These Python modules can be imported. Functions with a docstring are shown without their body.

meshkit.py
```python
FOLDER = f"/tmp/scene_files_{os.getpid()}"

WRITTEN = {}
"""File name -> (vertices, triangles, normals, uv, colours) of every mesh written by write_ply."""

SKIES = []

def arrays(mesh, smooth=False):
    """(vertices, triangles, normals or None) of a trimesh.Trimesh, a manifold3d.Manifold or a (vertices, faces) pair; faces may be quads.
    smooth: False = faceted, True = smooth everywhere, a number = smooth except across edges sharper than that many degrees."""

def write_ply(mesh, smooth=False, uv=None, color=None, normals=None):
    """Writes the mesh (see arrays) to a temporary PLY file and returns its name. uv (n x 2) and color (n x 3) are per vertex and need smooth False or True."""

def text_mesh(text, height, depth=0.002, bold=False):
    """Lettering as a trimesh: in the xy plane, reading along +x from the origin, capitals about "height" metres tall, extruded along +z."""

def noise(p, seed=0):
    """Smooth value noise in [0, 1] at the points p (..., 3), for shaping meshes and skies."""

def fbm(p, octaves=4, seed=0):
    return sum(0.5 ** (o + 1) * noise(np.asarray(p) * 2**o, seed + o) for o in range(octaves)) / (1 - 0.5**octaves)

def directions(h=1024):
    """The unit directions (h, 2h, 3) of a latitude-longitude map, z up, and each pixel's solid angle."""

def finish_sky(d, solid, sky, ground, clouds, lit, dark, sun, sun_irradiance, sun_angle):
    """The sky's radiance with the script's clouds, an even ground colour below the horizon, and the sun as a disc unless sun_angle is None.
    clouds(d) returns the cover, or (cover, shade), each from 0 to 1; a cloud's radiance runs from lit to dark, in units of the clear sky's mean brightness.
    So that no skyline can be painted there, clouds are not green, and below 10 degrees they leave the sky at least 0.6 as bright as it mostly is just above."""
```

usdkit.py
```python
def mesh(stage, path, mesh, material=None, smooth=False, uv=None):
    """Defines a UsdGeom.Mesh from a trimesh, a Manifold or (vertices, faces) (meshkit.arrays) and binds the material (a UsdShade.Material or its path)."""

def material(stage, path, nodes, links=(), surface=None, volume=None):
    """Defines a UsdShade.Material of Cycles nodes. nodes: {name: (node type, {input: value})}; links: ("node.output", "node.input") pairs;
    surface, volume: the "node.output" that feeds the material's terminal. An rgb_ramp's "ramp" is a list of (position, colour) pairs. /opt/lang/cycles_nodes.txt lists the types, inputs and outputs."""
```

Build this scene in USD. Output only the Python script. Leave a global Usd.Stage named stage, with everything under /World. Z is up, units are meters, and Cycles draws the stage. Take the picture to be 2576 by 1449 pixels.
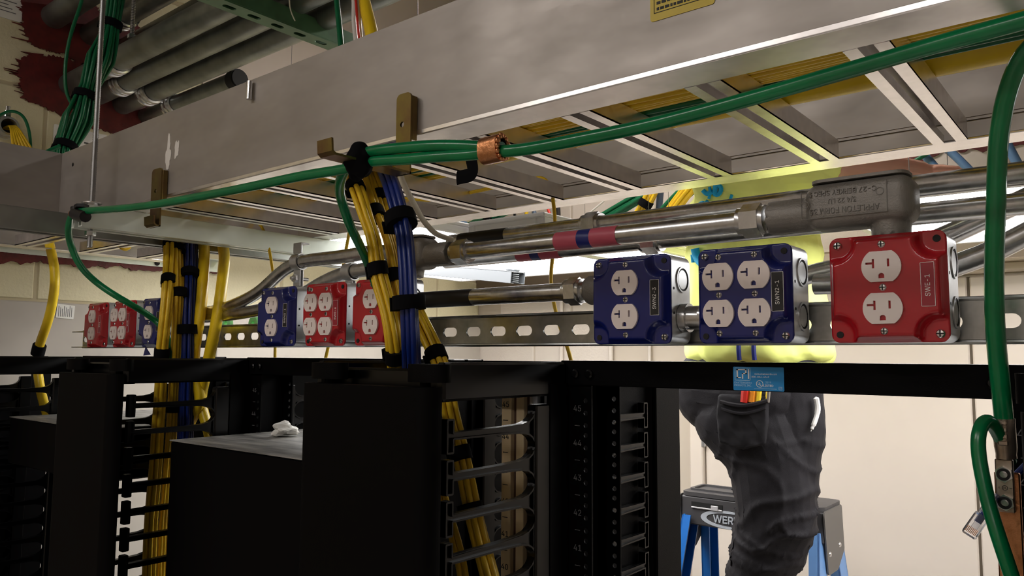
import math, random
import numpy as np, trimesh, usdkit, meshkit
import manifold3d as m3
from shapely.geometry import Polygon, Point, box as sbox
from shapely import union_all, affinity
from scipy.interpolate import CubicSpline
from pxr import Usd, UsdGeom, UsdLux, Gf, Sdf, UsdShade

stage = Usd.Stage.CreateInMemory()
UsdGeom.SetStageUpAxis(stage, UsdGeom.Tokens.z); UsdGeom.SetStageMetersPerUnit(stage, 1.0)
UsdGeom.Xform.Define(stage, '/World'); UsdGeom.Scope.Define(stage, '/World/Looks')
rng = np.random.default_rng(7); random.seed(7)

# ---------------------------------------------------------------- camera, lights, exposure
CZ = 2.14                                             # camera height above the floor; all coordinates below are relative to the camera
IW, IH, FPX, YAW, TILT, ROLL = 2576, 1449, 1946.27, 0.682672, 0.0882332, 0.00612621
FWD = np.array([-math.sin(YAW)*math.cos(TILT), math.cos(YAW)*math.cos(TILT), math.sin(TILT)])
RGT = np.cross(FWD, [0, 0, 1]); RGT /= np.linalg.norm(RGT); UP = np.cross(RGT, FWD)
RGT, UP = RGT*math.cos(ROLL)+UP*math.sin(ROLL), -RGT*math.sin(ROLL)+UP*math.cos(ROLL)
cam = UsdGeom.Camera.Define(stage, '/World/camera')
cam.AddTransformOp().Set(Gf.Matrix4d(*RGT, 0, *UP, 0, *(-FWD), 0, 0, 0, CZ, 1))
cam.CreateHorizontalApertureAttr(36.0); cam.CreateVerticalApertureAttr(36.0*IH/IW)
cam.CreateFocalLengthAttr(36.0*FPX/IW); cam.CreateClippingRangeAttr(Gf.Vec2f(0.02, 60)); cam.CreateExposureAttr(0.0)
LIT_PANEL = 9.6                                       # the suspended light panels behind the racks
LIT_CEIL = 20.0                                       # unseen ceiling lights over the front aisle, and one added behind the tray

def PX(px, py, **k):
    "the point where the line of sight through a pixel of the photograph meets the plane x=, y= or z="
    d = FWD + RGT*(px-IW/2)/FPX - UP*(py-IH/2)/FPX
    a, v = next(iter(k.items())); return d*(v/d['xyz'.index(a)])

# ---------------------------------------------------------------- prims
_used = {}
def numbered(parent, name):
    n = _used.get((parent, name), 0); _used[(parent, name)] = n+1
    return f'{parent}/{name}' + (f'_{n:03d}' if n else '')
BASE = {}
def arr(mesh, smooth=False): return mesh
def obj(name, mesh, mat, parent=None, smooth=35, label=None):
    path = numbered(parent or '/World', name)
    root = '/'.join(path.split('/')[:3]) if parent else None
    off = BASE.get(root, np.zeros(3)) if parent else np.array([0, 0, -CZ])
    if isinstance(mesh, list): mesh = trimesh.util.concatenate(mesh)
    if hasattr(mesh, 'to_mesh'):
        mm = mesh.to_mesh(); mesh = trimesh.Trimesh(mm.vert_properties[:, :3], mm.tri_verts, process=False)
    mesh = trimesh.Trimesh(np.asarray(mesh.vertices)-off, mesh.faces, process=False)
    p = usdkit.mesh(stage, path, mesh, mat, smooth=smooth).GetPrim()
    if label: p.SetCustomDataByKey('label', label)
    return str(p.GetPath())
def tag(path, label=None, cat=None, group=None, kind=None):
    p = stage.GetPrimAtPath(path)
    for k, v in (('label', label), ('category', cat), ('group', group), ('kind', kind)):
        if v: p.SetCustomDataByKey(k, v)
    return path
def thing(name, label, cat, base=(0, 0, 0), group=None, kind=None):
    path = numbered('/World', name); x = UsdGeom.Xform.Define(stage, path)
    base = np.array(base, float); BASE[path] = base
    x.AddTranslateOp().Set(Gf.Vec3d(float(base[0]), float(base[1]), float(base[2]+CZ)))
    return tag(path, label, cat, group, kind)
def single(name, mesh, mat, label, cat, group=None, kind=None, smooth=35):
    return tag(obj(name, mesh, mat, None, smooth), label, cat, group, kind)

# ---------------------------------------------------------------- shapes
def bx(a, b, bev=0.0):
    a, b = np.minimum(a, b).astype(float), np.maximum(a, b).astype(float)
    c, h = (a+b)/2, (b-a)/2
    bev = min(bev, h.min()*.95)
    if bev <= 0: m = trimesh.creation.box(2*h); m.apply_translation(c); return m
    s = np.array([[i, j, k] for i in (-1, 1) for j in (-1, 1) for k in (-1, 1)], float)
    pts = np.vstack([s*(h-bev*np.array(e)) for e in ((0, 1, 1), (1, 0, 1), (1, 1, 0))])
    m = trimesh.convex.convex_hull(pts); m.apply_translation(c); return m
def spline(pts, n=24):
    p = np.asarray(pts, float)
    if len(p) == 2: return np.linspace(p[0], p[1], 2)
    t = np.r_[0, np.cumsum(np.linalg.norm(np.diff(p, axis=0), axis=1)**.7)]
    return CubicSpline(t, p, bc_type='natural')(np.linspace(0, t[-1], n))
def frames(p):
    t = np.gradient(p, axis=0); t /= np.linalg.norm(t, axis=1, keepdims=True)+1e-12
    a = np.cross(t[0], [0, 1, 0.1]); 
    if np.linalg.norm(a) < .15: a = np.cross(t[0], [1, 0, .1])
    A = []
    for ti in t:
        a = a-ti*(a@ti); a /= np.linalg.norm(a); A.append(a)
    A = np.array(A); return t, A, np.cross(t, A)
def tube(pts, r, sides=10, n=24, sm=True, ends=True, flat=1.0):
    p = spline(pts, n) if sm else np.asarray(pts, float)
    t, A, B = frames(p); r = np.broadcast_to(r, len(p))
    ang = np.arange(sides)*2*np.pi/sides
    v = p[:, None]+r[:, None, None]*(np.cos(ang)[None, :, None]*A[:, None]+flat*np.sin(ang)[None, :, None]*B[:, None])
    i, j = np.meshgrid(np.arange(len(p)-1), np.arange(sides), indexing='ij'); k = (j+1) % sides
    q = np.stack([i*sides+j, i*sides+k, (i+1)*sides+k, (i+1)*sides+j], -1).reshape(-1, 4)
    f = np.vstack([q[:, [0, 1, 2]], q[:, [0, 2, 3]]]); V = v.reshape(-1, 3)
    if ends:
        V = np.vstack([V, p[0], p[-1]]); a, b = len(V)-2, len(V)-1; o = (len(p)-1)*sides; jj = np.arange(sides); kk = (jj+1) % sides
        f = np.vstack([f, np.stack([np.full(sides, a), kk, jj], 1), np.stack([np.full(sides, b), o+jj, o+kk], 1)])
    return trimesh.Trimesh(V, f, process=False)
def cyl(p0, p1, r, sides=16): return tube([p0, p1], r, sides, sm=False)
def ringtube(p0, p1, r0, r1, sides=20):
    "a hollow sleeve from p0 to p1"
    p0, p1 = np.array(p0, float), np.array(p1, float); d = (p1-p0)/np.linalg.norm(p1-p0)
    a = np.cross(d, [0, 0, 1.]) if abs(d[2]) < .9 else np.cross(d, [1., 0, 0]); a /= np.linalg.norm(a); b = np.cross(d, a)
    an = np.arange(sides)*2*np.pi/sides; c = np.cos(an)[:, None]*a+np.sin(an)[:, None]*b
    R = [p0+c*r0, p0+c*r1, p1+c*r1, p1+c*r0]; V = np.vstack(R); F = []
    for s in range(4):
        for j in range(sides):
            k = (j+1) % sides; s2 = (s+1) % 4
            F += [[s*sides+j, s2*sides+j, s2*sides+k], [s*sides+j, s2*sides+k, s*sides+k]]
    m = trimesh.Trimesh(V, F, process=False); m.fix_normals(); return m
def project(p):
    return np.stack([IW/2+FPX*(p@RGT)/(p@FWD), IH/2-FPX*(p@UP)/(p@FWD)], -1)
def frame(mesh, o, U, V, W):
    M = np.eye(4); M[:3, 0], M[:3, 1], M[:3, 2], M[:3, 3] = U, V, W, o
    m = mesh.copy(); m.apply_transform(M); return m
def ex(poly, h):
    g = [q for q in getattr(poly, 'geoms', [poly]) if q.area > 1e-10]
    return trimesh.util.concatenate([trimesh.creation.extrude_polygon(q, h, engine='earcut') for q in g])
AX = {'-y': ([1, 0, 0], [0, 0, 1], [0, -1, 0]), '+x': ([0, 1, 0], [0, 0, 1], [1, 0, 0]), 'z': ([1, 0, 0], [0, 1, 0], [0, 0, 1]), '-z': ([1, 0, 0], [0, -1, 0], [0, 0, -1]),
      '-x': ([0, -1, 0], [0, 0, 1], [-1, 0, 0]), '+y': ([-1, 0, 0], [0, 0, 1], [0, 1, 0])}
def plate(poly, h, o, facing):
    "a polygon extruded h towards 'facing'; polygon axes run right and up as seen from that side"
    return frame(ex(poly, h), o, *AX[facing])
def rrect(w, h, r, cx=0, cy=0):
    return sbox(cx-w/2+r, cy-h/2+r, cx+w/2-r, cy+h/2-r).buffer(r, quad_segs=4) if r > 0 else sbox(cx-w/2, cy-h/2, cx+w/2, cy+h/2)
def text(s, h, o, facing, depth=.0004, rot=0, center=True, bold=False, sx=1.0):
    m = meshkit.text_mesh(s, h, depth, bold)
    if center:
        c = m.bounds.mean(0); m.apply_translation([-c[0], -c[1], 0])
    m.apply_scale([sx, 1, 1])
    if rot: m.apply_transform(trimesh.transformations.rotation_matrix(math.radians(rot), [0, 0, 1]))
    return frame(m, o, *AX[facing])
def lathe(prof, o, axis, sides=20):
    "prof: (radius, height) along axis"
    prof = np.array(prof, float); d = np.array(axis, float); d /= np.linalg.norm(d)
    p = np.array(o, float)+prof[:, 1:]*d
    a = np.cross(d, [0, 0, 1.]) if abs(d[2]) < .9 else np.cross(d, [1., 0, 0]); a /= np.linalg.norm(a); b = np.cross(d, a)
    an = np.arange(sides)*2*np.pi/sides; c = np.cos(an)[:, None]*a+np.sin(an)[:, None]*b
    V = (p[:, None]+prof[:, 0][:, None, None]*c).reshape(-1, 3); F = []
    for i in range(len(prof)-1):
        for j in range(sides):
            k = (j+1) % sides
            F += [[i*sides+j, (i+1)*sides+k, (i+1)*sides+j], [i*sides+j, i*sides+k, (i+1)*sides+k]]
    m = trimesh.Trimesh(V, F, process=True); m.fix_normals(); return m
def hexnut(p0, p1, r): return tube([p0, p1], r, 6, sm=False)
def screwhead(o, facing, r=.0038, h=.0018):
    U, V, W = map(np.array, AX[facing]); o = np.array(o)
    m = lathe([(r, 0), (r, h*.4), (r*.75, h*.85), (0.0001, h)], o, W, 12)
    s = rrect(r*1.5, r*.28, 0).union(rrect(r*.28, r*1.5, 0))
    return m, plate(s, h*.3, o+W*h*.8, facing)

# ---------------------------------------------------------------- materials
_T = {}
def M(name, col, rough=.5, metal=0.0, spec=.5, noise=None, bump=None, scale3=None, col2=None, coat=0, extra=None, rnoise=None):
    """principled material; noise=(scale, mix) varies colour towards col2, bump=(scale, strength), rnoise=(scale, amount)"""
    if name in _T: return _T[name]
    n = {'p': ('principled_bsdf', {'base_color': col, 'roughness': rough, 'metallic': metal, 'specular_ior_level': spec, 'coat_weight': coat, **(extra or {})})}; L = []
    if noise or bump or rnoise:
        n['tc'] = ('geometry', {}); n['mp'] = ('mapping', {'scale': scale3 or (1, 1, 1)}); L.append(('tc.position', 'mp.vector'))
    if noise:
        n['nz'] = ('noise_texture', {'scale': noise[0], 'detail': 5.0, 'roughness': .6}); L.append(('mp.vector', 'nz.vector'))
        lo = .5-.22/noise[1] if noise[1] > 1 else .3
        n['rp'] = ('rgb_ramp', {'ramp': [(.32, col), (.68, col2 or tuple(c*(1-noise[1]) for c in col))]})
        L += [('nz.fac', 'rp.fac'), ('rp.color', 'p.base_color')]
    if bump:
        n['nb'] = ('noise_texture', {'scale': bump[0], 'detail': 4.0}); n['bp'] = ('bump', {'strength': bump[1], 'distance': .002})
        L += [('mp.vector', 'nb.vector'), ('nb.fac', 'bp.height'), ('bp.normal', 'p.normal')]
    if rnoise:
        n['nr'] = ('noise_texture', {'scale': rnoise[0], 'detail': 4.0}); n['mr'] = ('map_range', {'from_min': .3, 'from_max': .7, 'to_min': max(.02, rough-rnoise[1]), 'to_max': rough+rnoise[1]})
        L += [('mp.vector', 'nr.vector'), ('nr.fac', 'mr.value'), ('mr.result', 'p.roughness')]
    _T[name] = usdkit.material(stage, '/World/Looks/'+name, n, L, surface='p.BSDF'); return _T[name]
def emit(name, col, s):
    _T[name] = usdkit.material(stage, '/World/Looks/'+name, {'e': ('emission', {'color': col, 'strength': s})}, [], surface='e.emission'); return _T[name]
def galv(name, col, rough=.35, dark=.25, metal=.9):
    n = {'p': ('principled_bsdf', {'base_color': col, 'roughness': rough, 'metallic': metal}), 'g': ('geometry', {}),
         'v': ('noise_texture', {'scale': 60.0, 'detail': 3.0}), 'z': ('noise_texture', {'scale': 14.0, 'detail': 3.0}),
         'r': ('rgb_ramp', {'ramp': [(.3, tuple(c*(1-dark) for c in col)), (.7, col)]}),
         'm': ('map_range', {'from_min': 0., 'from_max': 1., 'to_min': rough-.06, 'to_max': rough+.08})}
    L = [('g.position', 'v.vector'), ('g.position', 'z.vector'), ('z.fac', 'r.fac'), ('r.color', 'p.base_color'), ('v.fac', 'm.value'), ('m.result', 'p.roughness')]
    _T[name] = usdkit.material(stage, '/World/Looks/'+name, n, L, surface='p.BSDF'); return _T[name]
GALV = galv('galvanised_steel', (.62, .63, .62), .33)
GALVD = galv('dull_galvanised_steel', (.42, .43, .41), .45, .35)
GALVG = galv('bright_zinc_channel', (.76, .82, .76), .42, .12, .45)
EMT = galv('conduit_steel', (.66, .66, .66), .25, .1, 1.0)
PIPE = galv('old_conduit_steel', (.30, .32, .30), .38, .45, .85)
BOXM = galv('outlet_box_steel', (.66, .67, .68), .36, .25, .9)
ALU = M('aluminium_web', (.41, .38, .35), .48, .65, noise=(5, .5), col2=(.32, .29, .265), scale3=(1, 1, 2.5), rnoise=(9, .08))
ALUF = M('aluminium_extrusion', (.93, .90, .89), .27, 1.0, noise=(5, .06), rnoise=(9, .04))
CAST = M('cast_conduit_body', (.27, .255, .235), .55, .5, noise=(40, .15), bump=(500, .25))
ZINC = M('yellow_chromate_bracket', (.21, .165, .045), .3, .85, noise=(28, .6), col2=(.15, .08, .04))
SILV = M('bright_screw_steel', (.75, .75, .76), .22, 1.0)
COPPER = M('copper', (.72, .33, .16), .38, 1.0, noise=(60, .4), col2=(.45, .19, .08), bump=(200, .3))
TINNED = M('tinned_lug_metal', (.55, .50, .43), .35, .9, noise=(40, .3), col2=(.36, .27, .2))
BLK = M('black_powder_coat', (.0012, .0011, .0014), .5, 0, .07, bump=(700, .08))
BLKP = M('black_gloss_plastic', (.0014, .0014, .0016), .24, 0, .3)
BLKT = M('black_rack_top', (.006, .006, .006), .28, 0, .55)
CHST = galv('channel_steel', (.40, .41, .40), .30, .3, 1.0)
CASTR = M('cast_raised_letters', (.17, .16, .145), .55, .5)  # cast metal darkened so the shading of the raised letters is in the colour
BLKM = M('black_door_plastic', (.0013, .0011, .0012), .55, 0, .07, bump=(900, .1))
VEL = M('black_hook_and_loop', (.004, .004, .005), .9, 0, .1)
CHAS = M('dusty_chassis_top', (.10, .10, .095), .42, .2, .5, noise=(9, .9), col2=(.42, .41, .39), scale3=(1, 5, 1))
YEL = M('yellow_cable_jacket', (.84, .56, .018), .42, 0, .5, noise=(30, .25), col2=(.70, .44, .012))
YELS = M('yellow_sleeve', (.88, .63, .014), .38, 0, .5, noise=(12, .2), col2=(.78, .52, .01), bump=(90, .15))
BLUC = M('blue_cable_jacket', (.004, .02, .17), .34, 0, .5)
GRN = M('green_ground_jacket', (.002, .20, .065), .24, 0, .5, noise=(20, .3))
GRNW = M('green_thin_wire', (.004, .12, .045), .35, 0, .4)
IVR = M('ivory_cable', (.62, .58, .46), .4)
WHT = M('white_wire', (.75, .72, .68), .4)
REDW = M('red_wire', (.6, .03, .02), .4)
REDB = M('red_enamel', (.44, .008, .018), .22, 0, .5, bump=(260, .06), coat=.3)
BLUB = M('blue_enamel', (.005, .012, .14), .24, 0, .5, bump=(260, .05), coat=.3)
DEVW = M('white_device_plastic', (.86, .77, .74), .32)
SLOT = M('slot_black', (.004, .004, .004), .7)
SLOTB = M('ground_slot_bronze', (.10, .065, .04), .5)
LBLK = M('black_label_tape', (.008, .008, .009), .4)
LBRED = M('red_label_tape', (.33, .02, .035), .35)
PRW = M('white_print', (.88, .86, .84), .5)
PRB = M('black_print', (.01, .01, .01), .6)
PRG = M('grey_print', (.16, .16, .165), .6)
PINK = M('pink_tape', (.50, .085, .13), .45)
NAVY = M('navy_tape', (.012, .02, .16), .4)
BTAPE = M('black_tape', (.008, .007, .009), .4)
CREAM = M('cream_block_paint', (.66, .60, .40), .6, noise=(3, .12), bump=(130, .5))
BEIGE = M('beige_block_paint', (.66, .59, .52), .6, noise=(3, .1), bump=(130, .3))
DOORP = M('beige_door_paint', (.68, .60, .52), .45, noise=(2, .06))
MORT = M('painted_mortar', (.48, .41, .27), .8)
MORB = M('painted_mortar_beige', (.52, .45, .37), .8)
PANEL = M('grey_wall_board', (.44, .40, .35), .6, noise=(4, .12))
CAULK = M('red_firestop_caulk', (.13, .008, .007), .55, noise=(30, .5), bump=(60, .6))
CEILM = M('dark_ceiling', (.10, .10, .095), .8)
FLOORM = M('pale_floor_tile', (.72, .69, .65), .4, noise=(5, .1))
DKTRIM = M('dark_wood_trim', (.16, .12, .085), .6)
TANTRIM = M('tan_trim', (.55, .46, .36), .6)
GRNST = M('green_painted_channel', (.07, .17, .08), .4, .2, .5, noise=(12, .4))
ROD = M('threaded_rod_steel', (.30, .30, .30), .42, 1.0)
PAPER = M('white_paper', (.75, .74, .70), .7)
WHM = M('white_fixture_metal', (.80, .80, .80), .4)
TANR = M('tan_rail_paint', (.78, .63, .40), .4, noise=(8, .12))  # tan look that reflected light gives the rail, put into its colour
GREYR = M('grey_rail_paint', (.5, .48, .49), .4)
BROWNG = M('brown_groove', (.11, .06, .04), .6)
STKB = M('blue_sticker', (.012, .27, .66), .4)
STKL = M('light_blue_print', (.50, .75, .95), .5)
YSTK = M('yellow_caution_sticker', (.60, .45, .02), .45)
SKIN = M('skin', (.62, .33, .23), .5, extra={'subsurface_weight': .1})
SHIRT = M('hi_vis_shirt', (.92, .99, .27), .75, noise=(6, .1))
SHIRTB = M('shirt_blue_print', (.01, .42, .75), .7)
PANTS = M('charcoal_work_trousers', (.0150, .0132, .0165), .72, 0, .3, noise=(9, .25), bump=(700, .2))
PANTS2 = M('faded_pocket_fabric', (.020, .0185, .022), .8, 0, .3, noise=(25, .5))
HAIR = M('dark_hair', (.03, .018, .012), .6)
BOOT = M('brown_boot', (.10, .05, .025), .6)
LBLUE = M('blue_fibreglass', (.004, .13, .48), .4)
LBLUE2 = M('pale_blue_fibreglass', (.16, .33, .66), .4)
LCAP = M('dark_ladder_cap', (.06, .057, .06), .5)
ALUL = M('ladder_aluminium', (.15, .14, .13), .5, .2)
CHWM = M('grey_white_channel_paint', (.12, .13, .14), .45)  # white channel darkened in colour to tone down the lens light on it
CLEAR = usdkit.material(stage, '/World/Looks/clear_plastic', {'p': ('principled_bsdf', {'base_color': (.92, .93, .97), 'roughness': .08, 'transmission_weight': .9, 'ior': 1.35})}, [], surface='p.BSDF')
SKYW = M('sky_blue_jacket', (.10, .20, .36), .5)
SLATE = M('slate_blue_cable', (.06, .09, .14), .5)
LIME = M('lime_plastic', (.25, .75, .25), .5)
PANELLENS = emit('lit_lens', (1.0, .985, .97), LIT_PANEL)
CEILLENS = emit('ceiling_lens', (1.0, .93, .88), LIT_CEIL)
# ---------------------------------------------------------------- the room
XL, XR, YB, YF, ZT, ZF = -2.44, 2.4, 2.75, -2.6, 2.0, -CZ
ZLT = 1.35                                             # height of the hung ceiling lights
def struct(name, mesh, mat, parent=None, **k):
    p = obj(name, mesh, mat, parent, **k)
    if not parent: tag(p, kind='structure')
    return p
struct('floor', bx((XL-.2, YF-.2, ZF-.1), (XR+.2, YB+.2, ZF)), FLOORM)
struct('ceiling', bx((XL-.2, YF-.2, ZT), (XR+.2, YB+.2, ZT+.1)), CEILM)
struct('wall_right', bx((XR, YF, ZF), (XR+.1, YB, ZT)), BEIGE)
struct('wall_front', bx((XL, YF-.1, ZF), (XR, YF, ZT)), BEIGE)
def block_wall(name, label, facing, mat, mortar, spans, z0, z1, backing, u_off=0.0, hole=None):
    "courses of bevelled blocks, each a part of the wall; spans: the u range"
    w = thing(name, label, None, (0, 0, 0)); BASE[w] = np.zeros(3); tag(w, kind='structure')
    obj('mortar', backing, mortar, w)
    z, k = z0, 0
    while z < z1-.01:
        u = spans[0]-(.203 if k % 2 else 0)+u_off
        while u < spans[1]:
            a, b = max(u+.004, spans[0]), min(u+.406-.004, spans[1]); zz = min(z+.2032, z1)
            if b-a > .02 and not (hole and a < hole[1]-.005 and b > hole[0]+.005 and z < hole[2]-.01):
                if facing == '+x': obj('block', bx((XL-.05, a, z+.004), (XL, b, zz-.004), .004), mat, w, smooth=False)
                else: obj('block', bx((a, YB, z+.004), (b, YB+.05, zz-.004), .004), mat, w, smooth=False)
            u += .406
        z += .2032; k += 1
    return w
block_wall('wall_left', 'cream painted block wall at the left end with conduits passing through', '+x', CREAM, MORT, (-.37, YB), .149, 1.17,
           bx((XL-.15, YF, ZF), (XL-.003, YB+.15, ZT)))
wl = '/World/wall_left'
obj('board', bx((XL-.003, -.6, ZF), (XL+.014, 1.40, .147), .003), PANEL, wl)
obj('board', bx((XL-.003, 1.404, ZF), (XL+.014, YB, .147), .003), PANEL, wl)
wb = block_wall('wall_back', 'beige painted block wall behind the worker', '-y', BEIGE, MORB, (XL, XR), -1.47, .97,
           bx((XL-.15, YB+.003, ZF), (XR, YB+.15, ZT)), u_off=.13, hole=(-1.40, .62, .27))
# the double door in the back wall and its frame
obj('board', bx((XL-.003, 1.32, .762), (XL+.006, YB-.0005, ZT), .001), M('pinkish_beige_plaster', (.62, .54, .47), .65, noise=(3, .06)), wl)
obj('board', bx((XL-.003, YF, 1.172), (XL+.006, 1.319, ZT), .001), CREAM, wl)
obj('board', bx((XL+.007, YB-.006, .972), (XR, YB+.003, ZT), .001), M('pinkish_beige_plaster', (.62, .54, .47)), wb)
d = thing('door_1', 'tall beige double door behind the worker', None, (-.4, YB, ZF)); tag(d, kind='structure')
obj('leaf', bx((-1.289, YB-.010, ZF+.01), (-.413, YB+.03, .255), .004), DOORP, d)
obj('leaf', bx((-.405, YB-.010, ZF+.01), (.47, YB+.03, .255), .004), DOORP, d)
obj('jamb', bx((-1.345, YB-.028, ZF), (-1.293, YB+.03, .26), .004), DOORP, d)
obj('jamb', bx((.474, YB-.028, ZF), (.53, YB+.03, .26), .004), DOORP, d)
obj('seam', bx((-.413, YB-.004, ZF+.01), (-.405, YB+.03, .255)), M('seam_shadow_brown', (.10, .075, .05), .7), d)  # brown strip filling the gap between the leaves
obj('hinge', cyl((-1.291, YB-.022, -.33), (-1.291, YB-.022, -.19), .009), BOXM, d)
struct('trim_1', [bx((XL, YB-.035, .262), (XR, YB, .292), .004), bx((XL, YB-.05, .292), (XR, YB, .302), .002)], TANTRIM)
struct('trim_2', bx((XL, YB-.02, .303), (-1.2, YB, .372), .003), DKTRIM)

# suspended light panels behind the rack row: white trays with a lit lens, hung on wires
def light_panel(x0, x1, y0, y1, z, label):
    t = thing('suspended_light', label, 'light', ((x0+x1)/2, (y0+y1)/2, z), 'suspended lights behind the racks')
    obj('lens', bx((x0+.02, y0+.02, z+.004), (x1-.02, y1-.02, z+.012)), PANELLENS, t, smooth=False)
    hs = [bx((x0, y0, z+.0121), (x1, y1, z+.024), .003)]
    obj('housing', hs, WHM, t)
    for a, b in (((x0, y0, z-.004), (x0+.022, y1, z+.014)), ((x1-.022, y0, z-.004), (x1, y1, z+.014)), ((x0+.022, y0, z-.004), (x1-.022, y0+.022, z+.014)), ((x0+.022, y1-.022, z-.004), (x1-.022, y1, z+.014))):
        obj('frame_rail', bx(a, b, .003), WHM, t)
    for x in (x0+.15, x1-.15):
        for y in (y0+.15, y1-.15): obj('hanger_wire', cyl((x, y, z+.022), (x, y, ZT), .0008, 6), ROD, t)
    return t
light_panel(-2.12, -1.27, 1.20, 2.28, .302, 'large bright suspended light panel behind the middle cable drop')
light_panel(-1.262, -1.03, 1.38, 2.28, .302, 'narrow bright suspended light panel just left of the worker')
lp = light_panel(-.50, .95, 1.56, 2.28, .302, 'bright suspended light panel right of the worker, with round rivets')
for x, y in ((-.30, 2.0), (.02, 1.75), (-.2, 1.65)): obj('rivet', lathe([(.0001, -.004), (.006, -.004), (.010, -.001), (.012, .004)], (x, y, .304), (0, 0, 1)), WHM, lp)
# white lighting channel with an open end cap, hanging under the left panel
t = thing('light_channel', 'white metal lighting channel with open vented end under the bright panel', 'light fixture', (-1.75, 1.95, .25))
c0, c1 = PX(1030, 676, y=2.02), PX(1303, 700, y=1.90)
ax = (c1-c0)/np.linalg.norm(c1-c0); sd = np.cross(ax, [0, 0, 1]); sd /= np.linalg.norm(sd); upv = np.cross(sd, ax)
def chan(a, b, u0, u1, v0, v1, bev=.002):
    L = np.linalg.norm(c1-c0); return frame(bx((a*L, u0, v0), (b*L, u1, v1), bev), c0, ax, -sd, upv)
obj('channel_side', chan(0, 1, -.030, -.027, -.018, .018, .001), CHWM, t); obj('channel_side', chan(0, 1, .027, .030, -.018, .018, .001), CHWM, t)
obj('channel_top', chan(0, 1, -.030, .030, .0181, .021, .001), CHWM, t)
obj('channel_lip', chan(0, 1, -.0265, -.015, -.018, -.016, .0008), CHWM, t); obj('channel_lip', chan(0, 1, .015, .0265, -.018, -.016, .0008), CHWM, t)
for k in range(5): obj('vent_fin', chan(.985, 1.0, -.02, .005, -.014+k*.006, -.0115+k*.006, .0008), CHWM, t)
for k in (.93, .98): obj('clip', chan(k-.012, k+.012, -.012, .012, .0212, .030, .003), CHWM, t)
for k in (.1, .9):
    p = c0+(c1-c0)*k; obj('hanger_wire', cyl(p+upv*.021, (p[0], p[1], .297), .0012, 6), SILV, t)
# unseen ceiling lights filling the front aisle, and one added to brighten the upper wall
for k, (x, y) in enumerate(((-1.5, -1.1), (.0, -1.75), (-1.15, 2.15))):
    t = thing('ceiling_light', ['unseen ceiling light over the front aisle, farther from the door', 'unseen ceiling light over the front aisle, nearer the right wall', 'unseen ceiling light added behind the cable tray, above the worker'][k], 'light', (x, y, ZT))
    obj('housing', bx((x-.6, y-.15, ZLT-.06), (x+.6, y+.15, ZLT), .01), WHM, t)
    obj('lens', bx((x-.57, y-.12, ZLT-.068), (x+.57, y+.12, ZLT-.061)), CEILLENS, t, smooth=False)
    for xx in (x-.5, x+.5): obj('hanger_rod', cyl((xx, y, ZLT-.005), (xx, y, ZT), .004, 8), ROD, t)

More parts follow.
